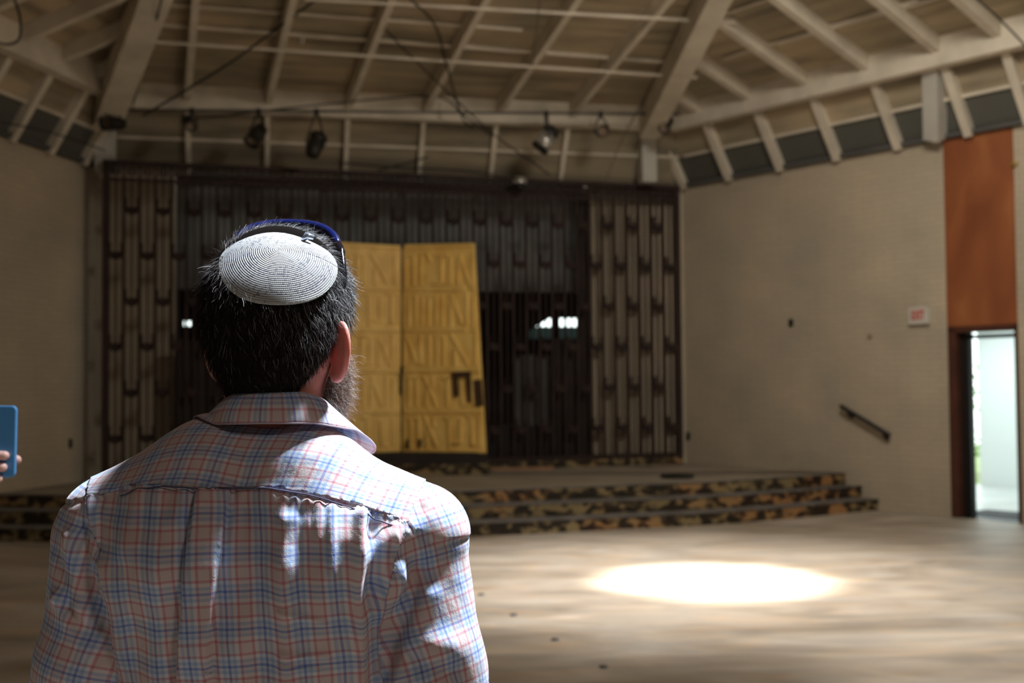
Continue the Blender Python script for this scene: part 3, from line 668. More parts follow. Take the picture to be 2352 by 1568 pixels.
# ================================================================== implicit surfaces
def nets(f, lo, hi, h):
    lo = np.array(lo, float); hi = np.array(hi, float); nn = np.maximum(2, np.ceil((hi-lo)/h).astype(int)+1)
    xs = [lo[i]+h*np.arange(nn[i]) for i in range(3)]
    g = np.empty(nn, np.float32)
    for i in range(0, nn[0], 24):
        X, Y, Z = np.meshgrid(xs[0][i:i+24], xs[1], xs[2], indexing='ij')
        g[i:i+24] = f(np.stack([X, Y, Z], -1).reshape(-1, 3)).reshape(X.shape)
    s = g < 0
    c = np.zeros(nn-1, np.int8)
    for a in (0, 1):
        for b in (0, 1):
            for d in (0, 1): c += s[a:nn[0]-1+a, b:nn[1]-1+b, d:nn[2]-1+d]
    act = (c > 0) & (c < 8); idx = -np.ones(nn-1, np.int64); cells = np.argwhere(act); idx[act] = np.arange(len(cells))
    acc = np.zeros((len(cells), 3)); cnt = np.zeros(len(cells))
    I = cells
    offs = [(a, b, d) for a in (0, 1) for b in (0, 1) for d in (0, 1)]
    for p in offs:
        for ax in range(3):
            if p[ax] == 1: continue
            q = list(p); q[ax] = 1
            ga = g[I[:,0]+p[0], I[:,1]+p[1], I[:,2]+p[2]]; gb = g[I[:,0]+q[0], I[:,1]+q[1], I[:,2]+q[2]]
            m = (ga < 0) != (gb < 0); t = ga[m]/(ga[m]-gb[m])
            pt = np.tile(np.array(p, float), (m.sum(), 1)); pt[:, ax] += t
            acc[m] += pt; cnt[m] += 1
    V = lo+(cells+acc/cnt[:, None])*h
    quads = []
    for ax in range(3):
        o1, o2 = [(1, 2), (2, 0), (0, 1)][ax]
        sl = [slice(None)]*3; sl[ax] = slice(0, nn[ax]-1); A_ = s[tuple(sl)]; sl[ax] = slice(1, nn[ax]); B_ = s[tuple(sl)]
        E = np.argwhere(A_ != B_); 
        ok = (E[:, o1] > 0) & (E[:, o2] > 0) & (E[:, o1] < nn[o1]-1) & (E[:, o2] < nn[o2]-1); E = E[ok]
        ins = A_[E[:,0], E[:,1], E[:,2]]
        def ci(d1, d2):
            e = E.copy(); e[:, o1] -= d1; e[:, o2] -= d2; return idx[e[:,0], e[:,1], e[:,2]]
        q = np.stack([ci(1,1), ci(0,1), ci(0,0), ci(1,0)], 1); q[~ins] = q[~ins][:, ::-1]; quads.append(q)
    Q = np.concatenate(quads); Q = Q[(Q >= 0).all(1)]
    V = project(f, V, 2)
    return V, Q
def grad(f, V, e=8e-4):
    G = np.stack([f(V+np.eye(3)[i]*e)-f(V-np.eye(3)[i]*e) for i in range(3)], 1)/(2*e); return G
def project(f, V, it):
    for _ in range(it):
        G = grad(f, V); d = f(V); V = V-np.clip(d/np.maximum((G**2).sum(1), .2), -.004, .004)[:, None]*G
    return V
def cone(p, a, b, ra, rb):
    a = np.array(a, float); b = np.array(b, float); ab = b-a; t = np.clip(((p-a)@ab)/(ab@ab), 0, 1)
    return np.linalg.norm(p-a-t[:, None]*ab, axis=1)-(ra+(rb-ra)*t)
def ell(p, c, r):
    q = (p-np.array(c, float)); r = np.array(r, float); k0 = np.linalg.norm(q/r, axis=1); k1 = np.linalg.norm(q/r**2, axis=1)
    return k0*(k0-1)/np.maximum(k1, 1e-6)
def smin(a, b, k):
    h = np.clip(.5+.5*(b-a)/k, 0, 1); return b+(a-b)*h-k*h*(1-h)
def rotz(p, c, ang):
    q = p-np.array(c, float); co, si = math.cos(ang), math.sin(ang)
    return np.stack([q[:,0]*co-q[:,1]*si, q[:,0]*si+q[:,1]*co, q[:,2]], 1)+np.array(c, float)
def ss(a, b, x):
    t = np.clip((x-a)/(b-a), 0, 1); return t*t*(3-2*t)
# ---- anatomy, local frame: x right, y forward, z up
HC = (.0225, .0, 1.66); YAW = math.radians(16)   # head turned to his right
def head_local(p): return rotz(p, HC, YAW)-np.array([HC[0], 0, 0])
def head_world(q): return rotz(q+np.array([HC[0], 0, 0]), HC, -YAW)
def ear(q, s):
    c = np.array([s*(.0725 if s > 0 else .069), -.006, 1.621]); k_ = .84 if s > 0 else .42; k2_ = -math.sqrt(1-k_*k_); w = np.array([s*k_, k2_, 0]); nn = np.array([-s*k2_, k_, 0]); d = q-c
    a = d@w-.013; b = d@nn; z = d[:, 2]
    a2 = a+.25*np.abs(z)*0-.10*z
    u = np.stack([a2, b, z], 1)
    plate = ell(u, (0, 0, 0), (.0175, .0055, .0315))
    rr = np.sqrt((a2/.0165)**2+(z/.0305)**2); rim = np.sqrt(((rr-1)*.018)**2+(b-.001)**2)-.0035
    rim = np.where(a2 > -.012, rim, .05)
    lobe = ell(u, (-.005, .0, -.027), (.009, .005, .009))
    bowl = ell(u, (-.003, .008, .0), (.011, .008, .02))
    d = smin(smin(plate, rim, .004), lobe, .005)
    return np.maximum(d, -bowl)
def head_sdf(p, ears=True):
    q = head_local(p)
    d = ell(q, (0, -.002, 1.676), (.0725, .094, .086))
    d = smin(d, ell(q, (0, .040, 1.625), (.060, .058, .080)), .03)
    d = smin(d, ell(q, (0, .052, 1.568), (.050, .048, .036)), .03)
    d = smin(d, ell(q, (0, -.028, 1.625), (.062, .055, .060)), .03)
    d = smin(d, cone(q, (-.03, .086, 1.660), (.03, .086, 1.660), .010, .010), .015)
    d = smin(d, cone(q, (0, .098, 1.652), (0, .115, 1.618), .007, .012), .012)
    d = smin(d, cone(q, (-.016, .098, 1.588), (.016, .098, 1.588), .006, .006), .008)
    d = smin(d, cone(q, (-.014, .096, 1.577), (.014, .096, 1.577), .007, .007), .008)
    for s in (-1, 1):
        d = np.maximum(d, -(np.linalg.norm(q-np.array([s*.031, .1035, 1.642]), axis=1)-.0125))
    nk = cone(p, (.005, .0, 1.44), (.014, .0, 1.60), .060, .0565)
    d = smin(d, nk, .022)
    if ears:
        for s in (-1, 1): d = smin(d, ear(q, s), .006)
    return d
def hand_sdf(p, wrist, down, fwd, side, curl=.35, sc=1.0):
    """wrist point, unit vectors: down = along the hand, fwd = thumb side, side = palm normal"""
    w = np.array(wrist, float); D, Fv, S = [np.array(v, float) for v in (down, fwd, side)]
    P_ = lambda a, b, c=0: w+(D*a+Fv*b+S*c)*sc
    d = cone(p, P_(0,0), P_(.03,0), .024*sc, .026*sc)
    for b in (-.030, -.010, .010, .028):
        d = smin(d, cone(p, P_(.02, b*.7), P_(.085, b), .014*sc, .012*sc), .012)
    fl = (.068, .083, .090, .080)
    for b, l in zip((-.031, -.010, .011, .030), fl):
        k = P_(.088, b); m1 = P_(.088+l*.42, b*1.02, curl*.012); m2 = P_(.088+l*.72, b*1.0, curl*.035); m3 = P_(.088+l*.93, b*.98, curl*.06)
        f_ = np.minimum(cone(p, k, m1, .0092*sc, .0085*sc), cone(p, m1, m2, .0085*sc, .0078*sc)); f_ = np.minimum(f_, cone(p, m2, m3, .0078*sc, .0068*sc))
        d = smin(d, f_, .004)
    t0, t1, t2, t3 = P_(.022, .022, .004), P_(.055, .045, .012), P_(.083, .052, .02), P_(.103, .050, .026)
    th = np.minimum(np.minimum(cone(p, t0, t1, .014*sc, .0105*sc), cone(p, t1, t2, .0105*sc, .0095*sc)), cone(p, t2, t3, .0095*sc, .008*sc))
    return smin(d, th, .008)
M_SKIN, nt, b = newmat('skin'); g_ = N(nt, 'ShaderNodeNewGeometry').outputs['Position']
nt.links.new(ramp(nt, noise(nt, g_, 40, 4), [(.35,(.62,.22,.17)),(.65,(.72,.31,.24))]), b.inputs['Base Color'])
b.inputs['Roughness'].default_value = .5; b.inputs['Subsurface Weight'].default_value = .25; b.inputs['Subsurface Radius'].default_value = (1,.3,.2); b.inputs['Subsurface Scale'].default_value = .012
# ---- hair strands
def tri_sample(V, Q, n_, mask):
    c = V[Q].mean(1); nr = np.cross(V[Q[:,2]]-V[Q[:,0]], V[Q[:,3]]-V[Q[:,1]]); ar = np.linalg.norm(nr, axis=1)/2; nr = nr/np.maximum(ar[:,None]*2, 1e-12)
    w = ar*mask; w = w/w.sum(); k = rng.choice(len(Q), n_, p=w); a, b_ = rng.random(n_), rng.random(n_)
    q = V[Q[k]]; P_ = (q[:,0]*(1-a)[:,None]+q[:,1]*a[:,None])*(1-b_)[:,None]+(q[:,3]*(1-a)[:,None]+q[:,2]*a[:,None])*b_[:,None]
    return P_, nr[k]
def strands(P0, D0, D1, Ln, r0, cols, seg=4, wob=.1):
    """strand ribbons: 3-sided tapered prisms bending from D0 to D1"""
    n_ = len(P0); pts = [P0]; d = D0.copy()
    wv = rng.normal(size=(n_, 3))*wob
    for i in range(seg):
        t = (i+1)/seg; dd = D0*(1-t)+D1*t+wv*math.sin(i*2.1); dd /= np.linalg.norm(dd, axis=1)[:,None]; pts.append(pts[-1]+dd*(Ln/seg)[:,None])
    side = np.cross(D0, D1+rng.normal(size=(n_,3))*.05); side /= np.maximum(np.linalg.norm(side, axis=1), 1e-6)[:,None]; up = np.cross(D0, side)
    V = []; 
    for i, p_ in enumerate(pts):
        rr = (r0*(1-.8*i/seg))[:,None]
        for k in range(3):
            V.append(p_+(side*math.cos(2.094*k)+up*math.sin(2.094*k))*rr)
    V = np.stack(V, 1)            # n, (seg+1)*3, 3
    fs = []
    for i in range(seg):
        for k in range(3): k2 = (k+1) % 3; fs.append((i*3+k, i*3+k2, i*3+3+k2, i*3+3+k))
    fs = np.array(fs); base = (np.arange(n_)*(seg+1)*3)[:,None,None]
    Q = (fs[None]+base).reshape(-1, 4); C_ = np.repeat(cols, (seg+1)*3, axis=0)
    return V.reshape(-1, 3), Q, C_
def hairmat(name, rough=.42):
    m, nt, b = newmat(name); a = N(nt, 'ShaderNodeAttribute', attribute_name='col'); nt.links.new(a.outputs['Color'], b.inputs['Base Color'])
    b.inputs['Roughness'].default_value = rough; nt.links.new(math_(nt, 'MULTIPLY', a.outputs['Alpha'], .38), b.inputs['Specular IOR Level']); return m
M_HAIR = hairmat('hair_fibre')
def hair_limit(q):
    """lower hairline height as a function of azimuth in head space"""
    az = np.degrees(np.arctan2(np.abs(q[:,0]), -q[:,1]))   # 0 back, 90 side, 180 front
    return np.interp(az, [0, 38, 55, 74, 84, 98, 108, 125, 150, 180], [1.552, 1.560, 1.590, 1.622, 1.655, 1.655, 1.64, 1.70, 1.722, 1.728])
# ================================================================== the man
MX, MY = -.305, 1.435
O3 = np.array([MX, MY, 0])
man = thing('person', (MX, MY, 0), 'man seen from behind in a pink and blue plaid shirt facing the stage', 'person')
W_ = lambda V: V+O3
# body: head block, hands, and the clothed trunk as one mesh
Vh, Qh = nets(lambda p: head_sdf(p), (-.11,-.13,1.44), (.15,.16,1.785), .0026)
def trunk(p):
    d = cone(p, (0,.005,1.38), (0,0,1.0), .075, .09)
    for s in (-1, 1):
        d = smin(d, cone(p, (s*.03,-.01,1.435), (s*.17,0,1.39), .045, .04), .03)
        d = smin(d, cone(p, (s*.185,0,1.385), (s*.232,-.02,1.12), .045, .036), .03)
        d = smin(d, cone(p, (s*.232,-.02,1.12), (s*.25,.05,.87), .036, .026), .02)
        d = smin(d, cone(p, (s*.085,0,.95), (s*.10,.01,.5), .085, .055), .04)
        d = smin(d, cone(p, (s*.10,.01,.5), (s*.105,0,.09), .05, .036), .03)
    return d
Vt, Qt = nets(trunk, (-.32,-.16,.03), (.32,.16,1.52), .012)
hands = []
for s in (-1, 1):
    f_ = lambda p, s=s: hand_sdf(p, (s*.25,.05,.88), (0,.12,-.99), (0,.99,.12), (-s,0,0))
    hands.append(nets(f_, (s*.25-.05,.0,.66), (s*.25+.05,.17,.91), .0034))
def joinm(lst):
    V, Q, b = [], [], 0
    for v, q in lst: V.append(v); Q.append(q+b); b += len(v)
    return np.concatenate(V), np.concatenate(Q)
Vb, Qb = joinm([(Vh, Qh), (Vt, Qt)]+hands)
npmesh('body', W_(Vb), Qb, M_SKIN, man)
M_EYE = plain('eye_white', (.8,.78,.75), .2)
for s in (-1, 1):
    e = head_world(np.array([[s*.031, .0815, 1.642]]))[0]+O3
    MB().lathe([(.0126*math.sin(PI*i/8)+1e-5, .0126*math.cos(PI*i/8)) for i in range(9)], e, 14).build('eye', M_EYE, man, smooth=True)
    eo = COL.objects[-1]; fd_ = Vector((math.sin(YAW), math.cos(YAW), 0)); MB().tube([e_v+fd_*.0105 for e_v in (Vector(e),)]+[Vector(e)+fd_*.0130], .0052, 14).build('iris', plain('brown_iris', (.05,.025,.012), .2), eo)
# hair
tilt = math.radians(42.5); kn_ = np.array([.235*math.sin(tilt), -.972*math.sin(tilt), math.cos(tilt)]); ke1 = np.array([.972, .235, 0]); ke2 = np.cross(kn_, ke1)
rk, hk = .0670, .0245; Rk = (rk*rk+hk*hk)/(2*hk); kc_c = np.array([.0315,-.061, 1.7190])
def undercap(P, m=.0): 
    d = P-kc_c; h = d@kn_; r_ = np.linalg.norm(d-h[:,None]*kn_, axis=1); return (h > -.003) & (r_ < rk-.004+m)
q = head_local(Vh[Qh].mean(1)); nrm = np.cross(Vh[Qh[:,2]]-Vh[Qh[:,0]], Vh[Qh[:,3]]-Vh[Qh[:,1]]); nrm /= np.linalg.norm(nrm, axis=1)[:,None]
isear = np.minimum(ear(q, 1), ear(q, -1)) < .002
hm = (q[:,2] > hair_limit(q)) & ~isear
def shell(V, Q, mask, f, off):
    Qm = Q[mask]; used = np.unique(Qm); mp = -np.ones(len(V), int); mp[used] = np.arange(len(used)); Vv = V[used]
    G = grad(f, Vv); G /= np.linalg.norm(G, axis=1)[:,None]; return Vv+G*off[used][:,None] if off.shape else Vv+G*off, mp[Qm]
qv = head_local(Vh); lim = hair_limit(qv); off = .0015+.0065*ss(0, .05, qv[:,2]-lim)+.006*ss(1.60,1.70,qv[:,2])
hf = lambda p: head_sdf(p, False)
dC = Vh-kc_c; hC = dC@kn_; rC = np.linalg.norm(dC-hC[:,None]*kn_, axis=1); off = off*(1-.9*ss(.066, .046, rC)*(hC > -.01))
Vs, Qs = shell(Vh, Qh, hm, hf, off)
nrand = rng.normal(size=(len(Vs), 3))
scol = np.tile([.010,.008,.007,0.], (len(Vs), 1))
NS = 24000
P0, Nn = tri_sample(Vh, Qh, NS, (hm & ~undercap(Vh[Qh].mean(1))).astype(float))
ql = head_local(P0); Gn = grad(hf, P0); Gn /= np.linalg.norm(Gn, axis=1)[:,None]
P0 = P0+Gn*(.001+.004*ss(0,.05,ql[:,2]-hair_limit(ql))+.004*ss(1.60,1.70,ql[:,2]))[:,None]
az = np.stack([ql[:,0], ql[:,1]+.01], 1); 
flow = np.tile([0, 0, -1.], (NS, 1)); top = ss(1.70, 1.76, ql[:,2]); outw = Gn.copy(); outw[:,2] = 0
flow = flow*(1-top)[:,None]+np.array([.2,.9,.1])*top[:,None]+np.array([0.25,-.15,0])
flow = flow-(flow*Gn).sum(1)[:,None]*Gn; flow /= np.maximum(np.linalg.norm(flow, axis=1), 1e-5)[:,None]
nz = rng.normal(size=(NS,3))
lift = .22+.22*ss(1.62,1.72,ql[:,2])
D0 = flow+Gn*lift[:,None]*1.3+nz*.16; D1 = flow*1.1+Gn*.10+nz*.28
D0 /= np.linalg.norm(D0, axis=1)[:,None]; D1 /= np.linalg.norm(D1, axis=1)[:,None]
Ln = (.009+.014*ss(1.56,1.66,ql[:,2]))*(.7+.6*rng.random(NS))
grey = rng.random(NS) < (.035+.16*ss(-.01,.07,ql[:,0])*ss(1.58,1.64,ql[:,2])+.05*ss(1.63,1.70,ql[:,2])*(ql[:,0] > -.03))  # grey hairs, plus pale ones painted as highlights on the right and top
bc = np.array([.020,.013,.011])*(.6+1.0*rng.random(NS))[:,None]; bc[grey] = np.array([.48,.44,.42])*(.5+.8*rng.random(grey.sum()))[:,None]
colr = np.concatenate([bc, np.ones((NS,1))], 1)
Vx, Qx, Cx = strands(P0, D0, D1, Ln, .00024+.00016*rng.random(NS), colr, 4, .22)
Vj, Qj = joinm([(Vs, Qs), (Vx, Qx)])
hair = npmesh('hair', W_(Vj), Qj, M_HAIR, man, col=np.concatenate([scol, Cx])); hair['label'] = 'short dark brown hair flecked with grey and pale highlight strands'
# beard
bz = np.interp(np.abs(q[:,0]), [0, .04, .075], [1.572, 1.582, 1.626])
bm = (q[:,1] > .004) & (q[:,2] < np.where(q[:,1] > .085, np.where(np.abs(q[:,0]) < .036, 1.605-.25*np.abs(q[:,0]), 1.592), bz+.012)) & (q[:,2] > 1.525) & ~isear & (head_local(Vh[Qh].mean(1))[:,2] < 1.645)
lips = (np.abs(q[:,0]) < .022) & (q[:,1] > .085) & (q[:,2] > 1.573) & (q[:,2] < 1.592)
nose_ = (np.abs(q[:,0]) < .015) & (q[:,2] > 1.604) & (q[:,1] > .09); bm &= ~lips & ~nose_
NB = 6500
P0, _ = tri_sample(Vh, Qh, NB, bm.astype(float)); Gn = grad(hf, P0); Gn /= np.linalg.norm(Gn, axis=1)[:,None]; P0 = P0+Gn*.004
nz = rng.normal(size=(NB,3)); dn = np.array([0,0,-1.])
D0 = Gn*.9+dn*.35+nz*.25; D1 = Gn*.15+dn*.9+nz*.55+np.array([.1,0,0])
D0 /= np.linalg.norm(D0, axis=1)[:,None]; D1 /= np.linalg.norm(D1, axis=1)[:,None]
bc = np.array([.22,.11,.065])*(.5+.9*rng.random(NB))[:,None]; gy = rng.random(NB) < .4; bc[gy] = np.array([.42,.33,.27])*(.5+.7*rng.random(gy.sum()))[:,None]
Vx, Qx, Cx = strands(P0, D0, D1, .015+.017*rng.random(NB), np.full(NB, .00028), np.concatenate([bc, np.ones((NB,1))], 1), 5, .75)
Vs, Qs = shell(Vh, Qh, bm, hf, np.full(len(Vh), .004)+0*Vh[:,0])
Vj, Qj = joinm([(Vs, Qs), (Vx, Qx)])
bd = npmesh('beard', W_(Vj), Qj, M_HAIR, man, col=np.concatenate([np.tile([.10,.06,.04,0.], (len(Vs),1)), Cx])); bd['label'] = 'short greying brown beard'
# ---- shirt
def shirtmat(name='plaid_cotton', pleat=False):
    m, nt, b = newmat(name); uv = N(nt, 'ShaderNodeUVMap').outputs['UV']; sp_ = N(nt, 'ShaderNodeSeparateXYZ'); nt.links.new(uv, sp_.inputs[0])
    def near(d, c, w): 
        x = math_(nt, 'ABSOLUTE', math_(nt, 'SUBTRACT', d, c)); 
        mr = N(nt, 'ShaderNodeMapRange', interpolation_type='SMOOTHSTEP'); mr.inputs['From Min'].default_value = w*.65; mr.inputs['From Max'].default_value = w*1.25; mr.inputs['To Min'].default_value = 1; mr.inputs['To Max'].default_value = 0
        nt.links.new(x, mr.inputs['Value']); return mr.outputs[0]
    def dirc(c):
        d = math_(nt, 'PINGPONG', c, .0205); col = mixc(nt, near(d, .0205, .0062), (.97,.97,.99), (.95,.87,.84)); col = mixc(nt, near(d, 0, .0072), col, (.86,.90,.96))
        col = mixc(nt, near(d, .0135, .0016), col, (.88,.56,.58)); col = mixc(nt, near(d, .0062, .0017), col, (.66,.78,.93)); col = mixc(nt, near(d, .0, .0015), col, (.44,.53,.83))
        return mixc(nt, near(d, .0098, .0008), col, (1,1,1))
    c = mixc(nt, 1.0, dirc(sp_.outputs[0]), dirc(sp_.outputs[1]), 'MULTIPLY'); c = mixc(nt, 1.0, c, (.80,.78,.80), 'MULTIPLY')
    nt.links.new(c, b.inputs['Base Color']); b.inputs['Roughness'].default_value = .8; b.inputs['Specular IOR Level'].default_value = .25
    b.inputs['Sheen Weight'].default_value = .25
    wv = noise(nt, uv, 900, 2); w2 = noise(nt, uv, 55, 4, (1, .6, 1)); 
    bp = N(nt, 'ShaderNodeBump'); bp.inputs['Strength'].default_value = .35; bp.inputs['Distance'].default_value = .0006; nt.links.new(wv, bp.inputs['Height'])
    bp2 = N(nt, 'ShaderNodeBump'); bp2.inputs['Strength'].default_value = .5; bp2.inputs['Distance'].default_value = .004; nt.links.new(w2, bp2.inputs['Height']); nt.links.new(bp.outputs['Normal'], bp2.inputs['Normal'])
    nt.links.new(bp2.outputs['Normal'], b.inputs['Normal'])
    tr = N(nt, 'ShaderNodeBsdfTranslucent'); nt.links.new(c, tr.inputs['Color']); mx = N(nt, 'ShaderNodeMixShader'); mx.inputs[0].default_value = .12
    nt.links.new(b.outputs[0], mx.inputs[1]); nt.links.new(tr.outputs[0], mx.inputs[2]); nt.links.new(mx.outputs[0], nt.nodes['Material Output'].inputs['Surface'])
    return m
M_SHIRT = shirtmat()
SX = lambda px: (px-595)*.492e-3
SZ = lambda py: 1.58+(888-py)*.492e-3
seam_x = [SX(v) for v in (150,215,265,310,400,480,560,640,740,850,940,968,1030)]
seam_z = [SZ(v) for v in (1160,1145,1133,1117,1112,1118,1120,1119,1133,1160,1200,1216,1260)]
def seamz(x): return np.interp(x, seam_x, seam_z)
def shirt_sdf(p):
    x, y, z = p[:,0], p[:,1], p[:,2]; ax = np.abs(x); ps = np.stack([ax, y, z], 1)
    w = np.interp(z, [.84,.95,1.1,1.2,1.3,1.38,1.43,1.48], [.178,.176,.163,.160,.160,.158,.13,.06])
    dd = np.interp(z, [.84,1.0,1.15,1.3,1.38,1.43,1.48], [.13,.125,.118,.122,.108,.085,.05])
    cy = np.interp(z, [.84,1.0,1.2,1.35,1.48], [.01,.01,.0,-.005,-.012])
    e = 2.7; r = ((ax/w)**e+(np.abs(y-cy)/dd)**e)**(1/e); torso = (r-1)*np.minimum(w, dd)*.9
    torso = np.maximum(torso, z-1.475)
    d = torso
    d = smin(d, cone(ps, (.0,-.022,1.478), (.055,-.02,1.462), .066, .066), .03)
    ps2 = ps.copy(); ps2[:,2] -= .013*(x < 0)*ss(0,.05,-x); d = smin(d, cone(ps2, (.055,-.02,1.462), (.172,-.004,1.401), .064, .064), .035)
    d = smin(d, ell(ps, (.078,-.058,1.375), (.085,.065,.085)), .04)
    d = smin(d, ell(ps, (.09,.06,1.36), (.08,.06,.08)), .04)
    arm = smin(cone(ps, (.186,0,1.388), (.205,-.012,1.25), .0625, .060), cone(ps, (.205,-.012,1.25), (.232,-.02,1.12), .060, .057), .02)
    arm = smin(arm, cone(ps, (.232,-.02,1.12), (.25,.048,.885), .054, .042), .02)
    arm = np.maximum(arm, .89-z)
    k = .012+.03*ss(1.34,1.43,z)
    return smin(d, arm, k)
FOLD = []   # (x0,z0,x1,z1,width,amp) in the plane of the back
def fd(px0, py0, px1, py1, w, a): FOLD.append((SX(px0), SZ(py0), SX(px1), SZ(py1), w, a))
# right side gathers, drape and sleeve folds; then the left side
for px, l, a in ((590,40,2.2),(612,50,1.6),(637,45,2),(660,50,2.2),(688,60,2),(714,50,2.6),(742,70,3),(768,80,3.2),(800,150,5),(828,70,3),(858,90,4),(905,60,4),(932,60,4)):
    z0 = 1119 if px < 640 else (1119+(px-640)*.26); fd(px, z0+4, px+3, z0+l, .0055, a*.001)
for px, l, a in ((250,60,3),(300,90,3),(350,70,2.5),(395,120,2.5),(455,80,3)): fd(px, 1120, px-6, 1120+l, .008, a*.001)
fd(862,1190,866,1620,.009,.009); fd(893,1215,878,1620,.012,-.008)
fd(960,1225,900,1300,.014,.008); fd(945,1310,890,1420,.010,.007); fd(985,1330,900,1590,.012,-.009); fd(1015,1380,925,1600,.012,.007)
fd(955,1335,940,1440,.010,.008); fd(975,1340,972,1400,.008,-.006); fd(1060,1500,960,1480,.014,.005); fd(1070,1560,980,1530,.010,-.005); fd(920,1240,885,1275,.010,.006); fd(975,1300,1040,1380,.018,-.003)
fd(1000,1180,985,1250,.008,-.004)
fd(168,1240,205,1420,.010,.008); fd(190,1400,255,1500,.010,.007); fd(205,1210,232,1440,.009,-.008); fd(140,1385,215,1500,.010,.009); fd(170,1405,245,1500,.012,-.010); fd(120,1300,150,1420,.012,.003)
fd(218,1150,232,1300,.007,.006); fd(238,1150,245,1260,.006,-.005); fd(262,1300,290,1600,.012,.004); fd(340,1150,300,1500,.016,.004); fd(700,1200,700,1600,.012,.005); fd(740,1180,735,1400,.014,-.003); fd(330,1300,345,1600,.014,-.004); fd(420,1200,400,1600,.012,.003)
fd(640,1250,645,1600,.014,-.003); fd(690,1395,790,1422,.0035,.0028); fd(690,1492,790,1500,.004,.003); fd(690,1520,770,1528,.004,.002)
def foldamt(V):
    x, z = V[:,0], V[:,2]; t = np.zeros(len(V))
    for (x0, z0, x1, z1, w, a) in FOLD:
        dx, dz_ = x1-x0, z1-z0; L2_ = dx*dx+dz_*dz_; s = ((x-x0)*dx+(z-z0)*dz_)/L2_; sc = np.clip(s, 0, 1)
        d2 = (x-x0-sc*dx)**2+(z-z0-sc*dz_)**2; t += 1.25*a*np.exp(-d2/w**2)*(1-.45*sc)
    return t
def disp_shirt(V, G):
    x, y, z = V.T; back = ss(.35, -.15, G[:,1]); sz_ = seamz(x); below = (z < sz_)
    d = foldamt(V)*back
    # box pleat
    cxl = SX(487)-(SZ(1120)-z)*.075; cxr = SX(559)-(SZ(1120)-z)*.075
    pl_ = ss(-.0016, .0016, x-cxl)*ss(-.0016, .0016, cxr-x)
    pm = back*below*(1-.3*ss(1.3,1.2,z)); d += (.010*pl_ - .004*np.exp(-((x-cxr-.004)/.004)**2)-.004*np.exp(-((x-cxl+.004)/.004)**2))*pm
    d += -.0025*below*back*np.exp(-((sz_-z)/.006)**2)
    d += .0016*np.sin(x*70+z*23+1.3*np.sin(z*31))*np.sin(z*38-x*19)+.0012*np.sin(x*31-z*57+y*40)
    return d
Vs, Qs = nets(shirt_sdf, (-.32,-.16,1.14), (.32,.16,1.55), .0034)
G = grad(shirt_sdf, Vs); G /= np.linalg.norm(G, axis=1)[:,None]
# sharpen the yoke seam: pull nearby vertices on to it before splitting
x, y, z = Vs.T; bk = G[:,1] < .3
cf = Vs[Qs].mean(1); gf = G[Qs].mean(1)
def sleeve_x(z): return np.interp(z, [1.12,1.28,1.34,1.38,1.41,1.425,1.45,1.475], [.156,.152,.156,.165,.178,.184,.192,.202])
is_sl = np.abs(cf[:,0]) > sleeve_x(cf[:,2])
yk = (~is_sl) & (((gf[:,1] < .35) & (cf[:,2] > seamz(cf[:,0])) & (cf[:,2] > 1.38)) | ((cf[:,1] > -.03) & (cf[:,1] < .035) & (cf[:,2] > 1.42)))
# snapping
yv = np.zeros(len(Vs), bool); yv[np.unique(Qs[yk])] = True; bv = np.zeros(len(Vs), bool); bv[np.unique(Qs[(~yk) & (~is_sl)])] = True
sv = np.zeros(len(Vs), bool); sv[np.unique(Qs[is_sl])] = True
m = yv & bv & bk & (np.abs(z-seamz(x)) < .006); Vs[m, 2] = seamz(Vs[m, 0]); Vs[m] = project(shirt_sdf, Vs[m], 1); Vs[m, 2] = seamz(Vs[m, 0])
m = sv & (bv | yv); sx_ = sleeve_x(Vs[:,2]); m &= np.abs(np.abs(Vs[:,0])-sx_) < .006; Vs[m, 0] = np.sign(Vs[m, 0])*sx_[m]
dsp = disp_shirt(Vs, G)
def sub(V, Q, mask):
    Qm = Q[mask]; used = np.unique(Qm); mp = -np.ones(len(V), int); mp[used] = np.arange(len(used)); return used, mp[Qm]
def uvbody(V): return np.stack([V[:,0]+.07*(V[:,2]-1.3)+.012, V[:,2]+.5*np.abs(V[:,0])*0+foldamt(V)*.5], 1)
def uvyoke(V):
    v = V[:,2]+.85*np.maximum(0, V[:,1]+.10)-.05*np.abs(V[:,0])+.10*V[:,0]; return np.stack([V[:,0]-.24*(v-1.47), v+.004], 1)
def uvslv(V):
    s = np.sign(V[:,0]); c, si = math.cos(.23), math.sin(.23); a = np.abs(V[:,0])-.19; b_ = V[:,2]-1.3
    return np.stack([(a*c+b_*si)+.5*V[:,1], -a*si*1.2+b_*c+.05*V[:,1]+.012], 1)
u, Qn = sub(Vs, Qs, (~yk) & (~is_sl)); Vb_ = Vs[u]+G[u]*dsp[u][:,None]; uvb = uvbody(Vs[u])
Vlo, Qlo = nets(shirt_sdf, (-.33,-.17,.84), (.33,.17,1.158), .008)
cl = Vlo[Qlo].mean(1); lsl = np.abs(cl[:,0]) > np.interp(cl[:,2], [.84,1.14], [.192,.160])
u2, Qn2 = sub(Vlo, Qlo, ~lsl)
sh = npmesh('shirt_back', W_(np.concatenate([Vb_, Vlo[u2]])), np.concatenate([Qn, Qn2+len(Vb_)]), M_SHIRT, man, uv=np.concatenate([uvb, uvbody(Vlo[u2])]))
sh.name = 'shirt'; sh['label'] = 'pink and blue plaid cotton shirt with a box pleat'
def solid(o, t, offs=-1):
    s = o.modifiers.new('s', 'SOLIDIFY'); s.thickness = t; s.offset = offs; return o
solid(sh, .0012)
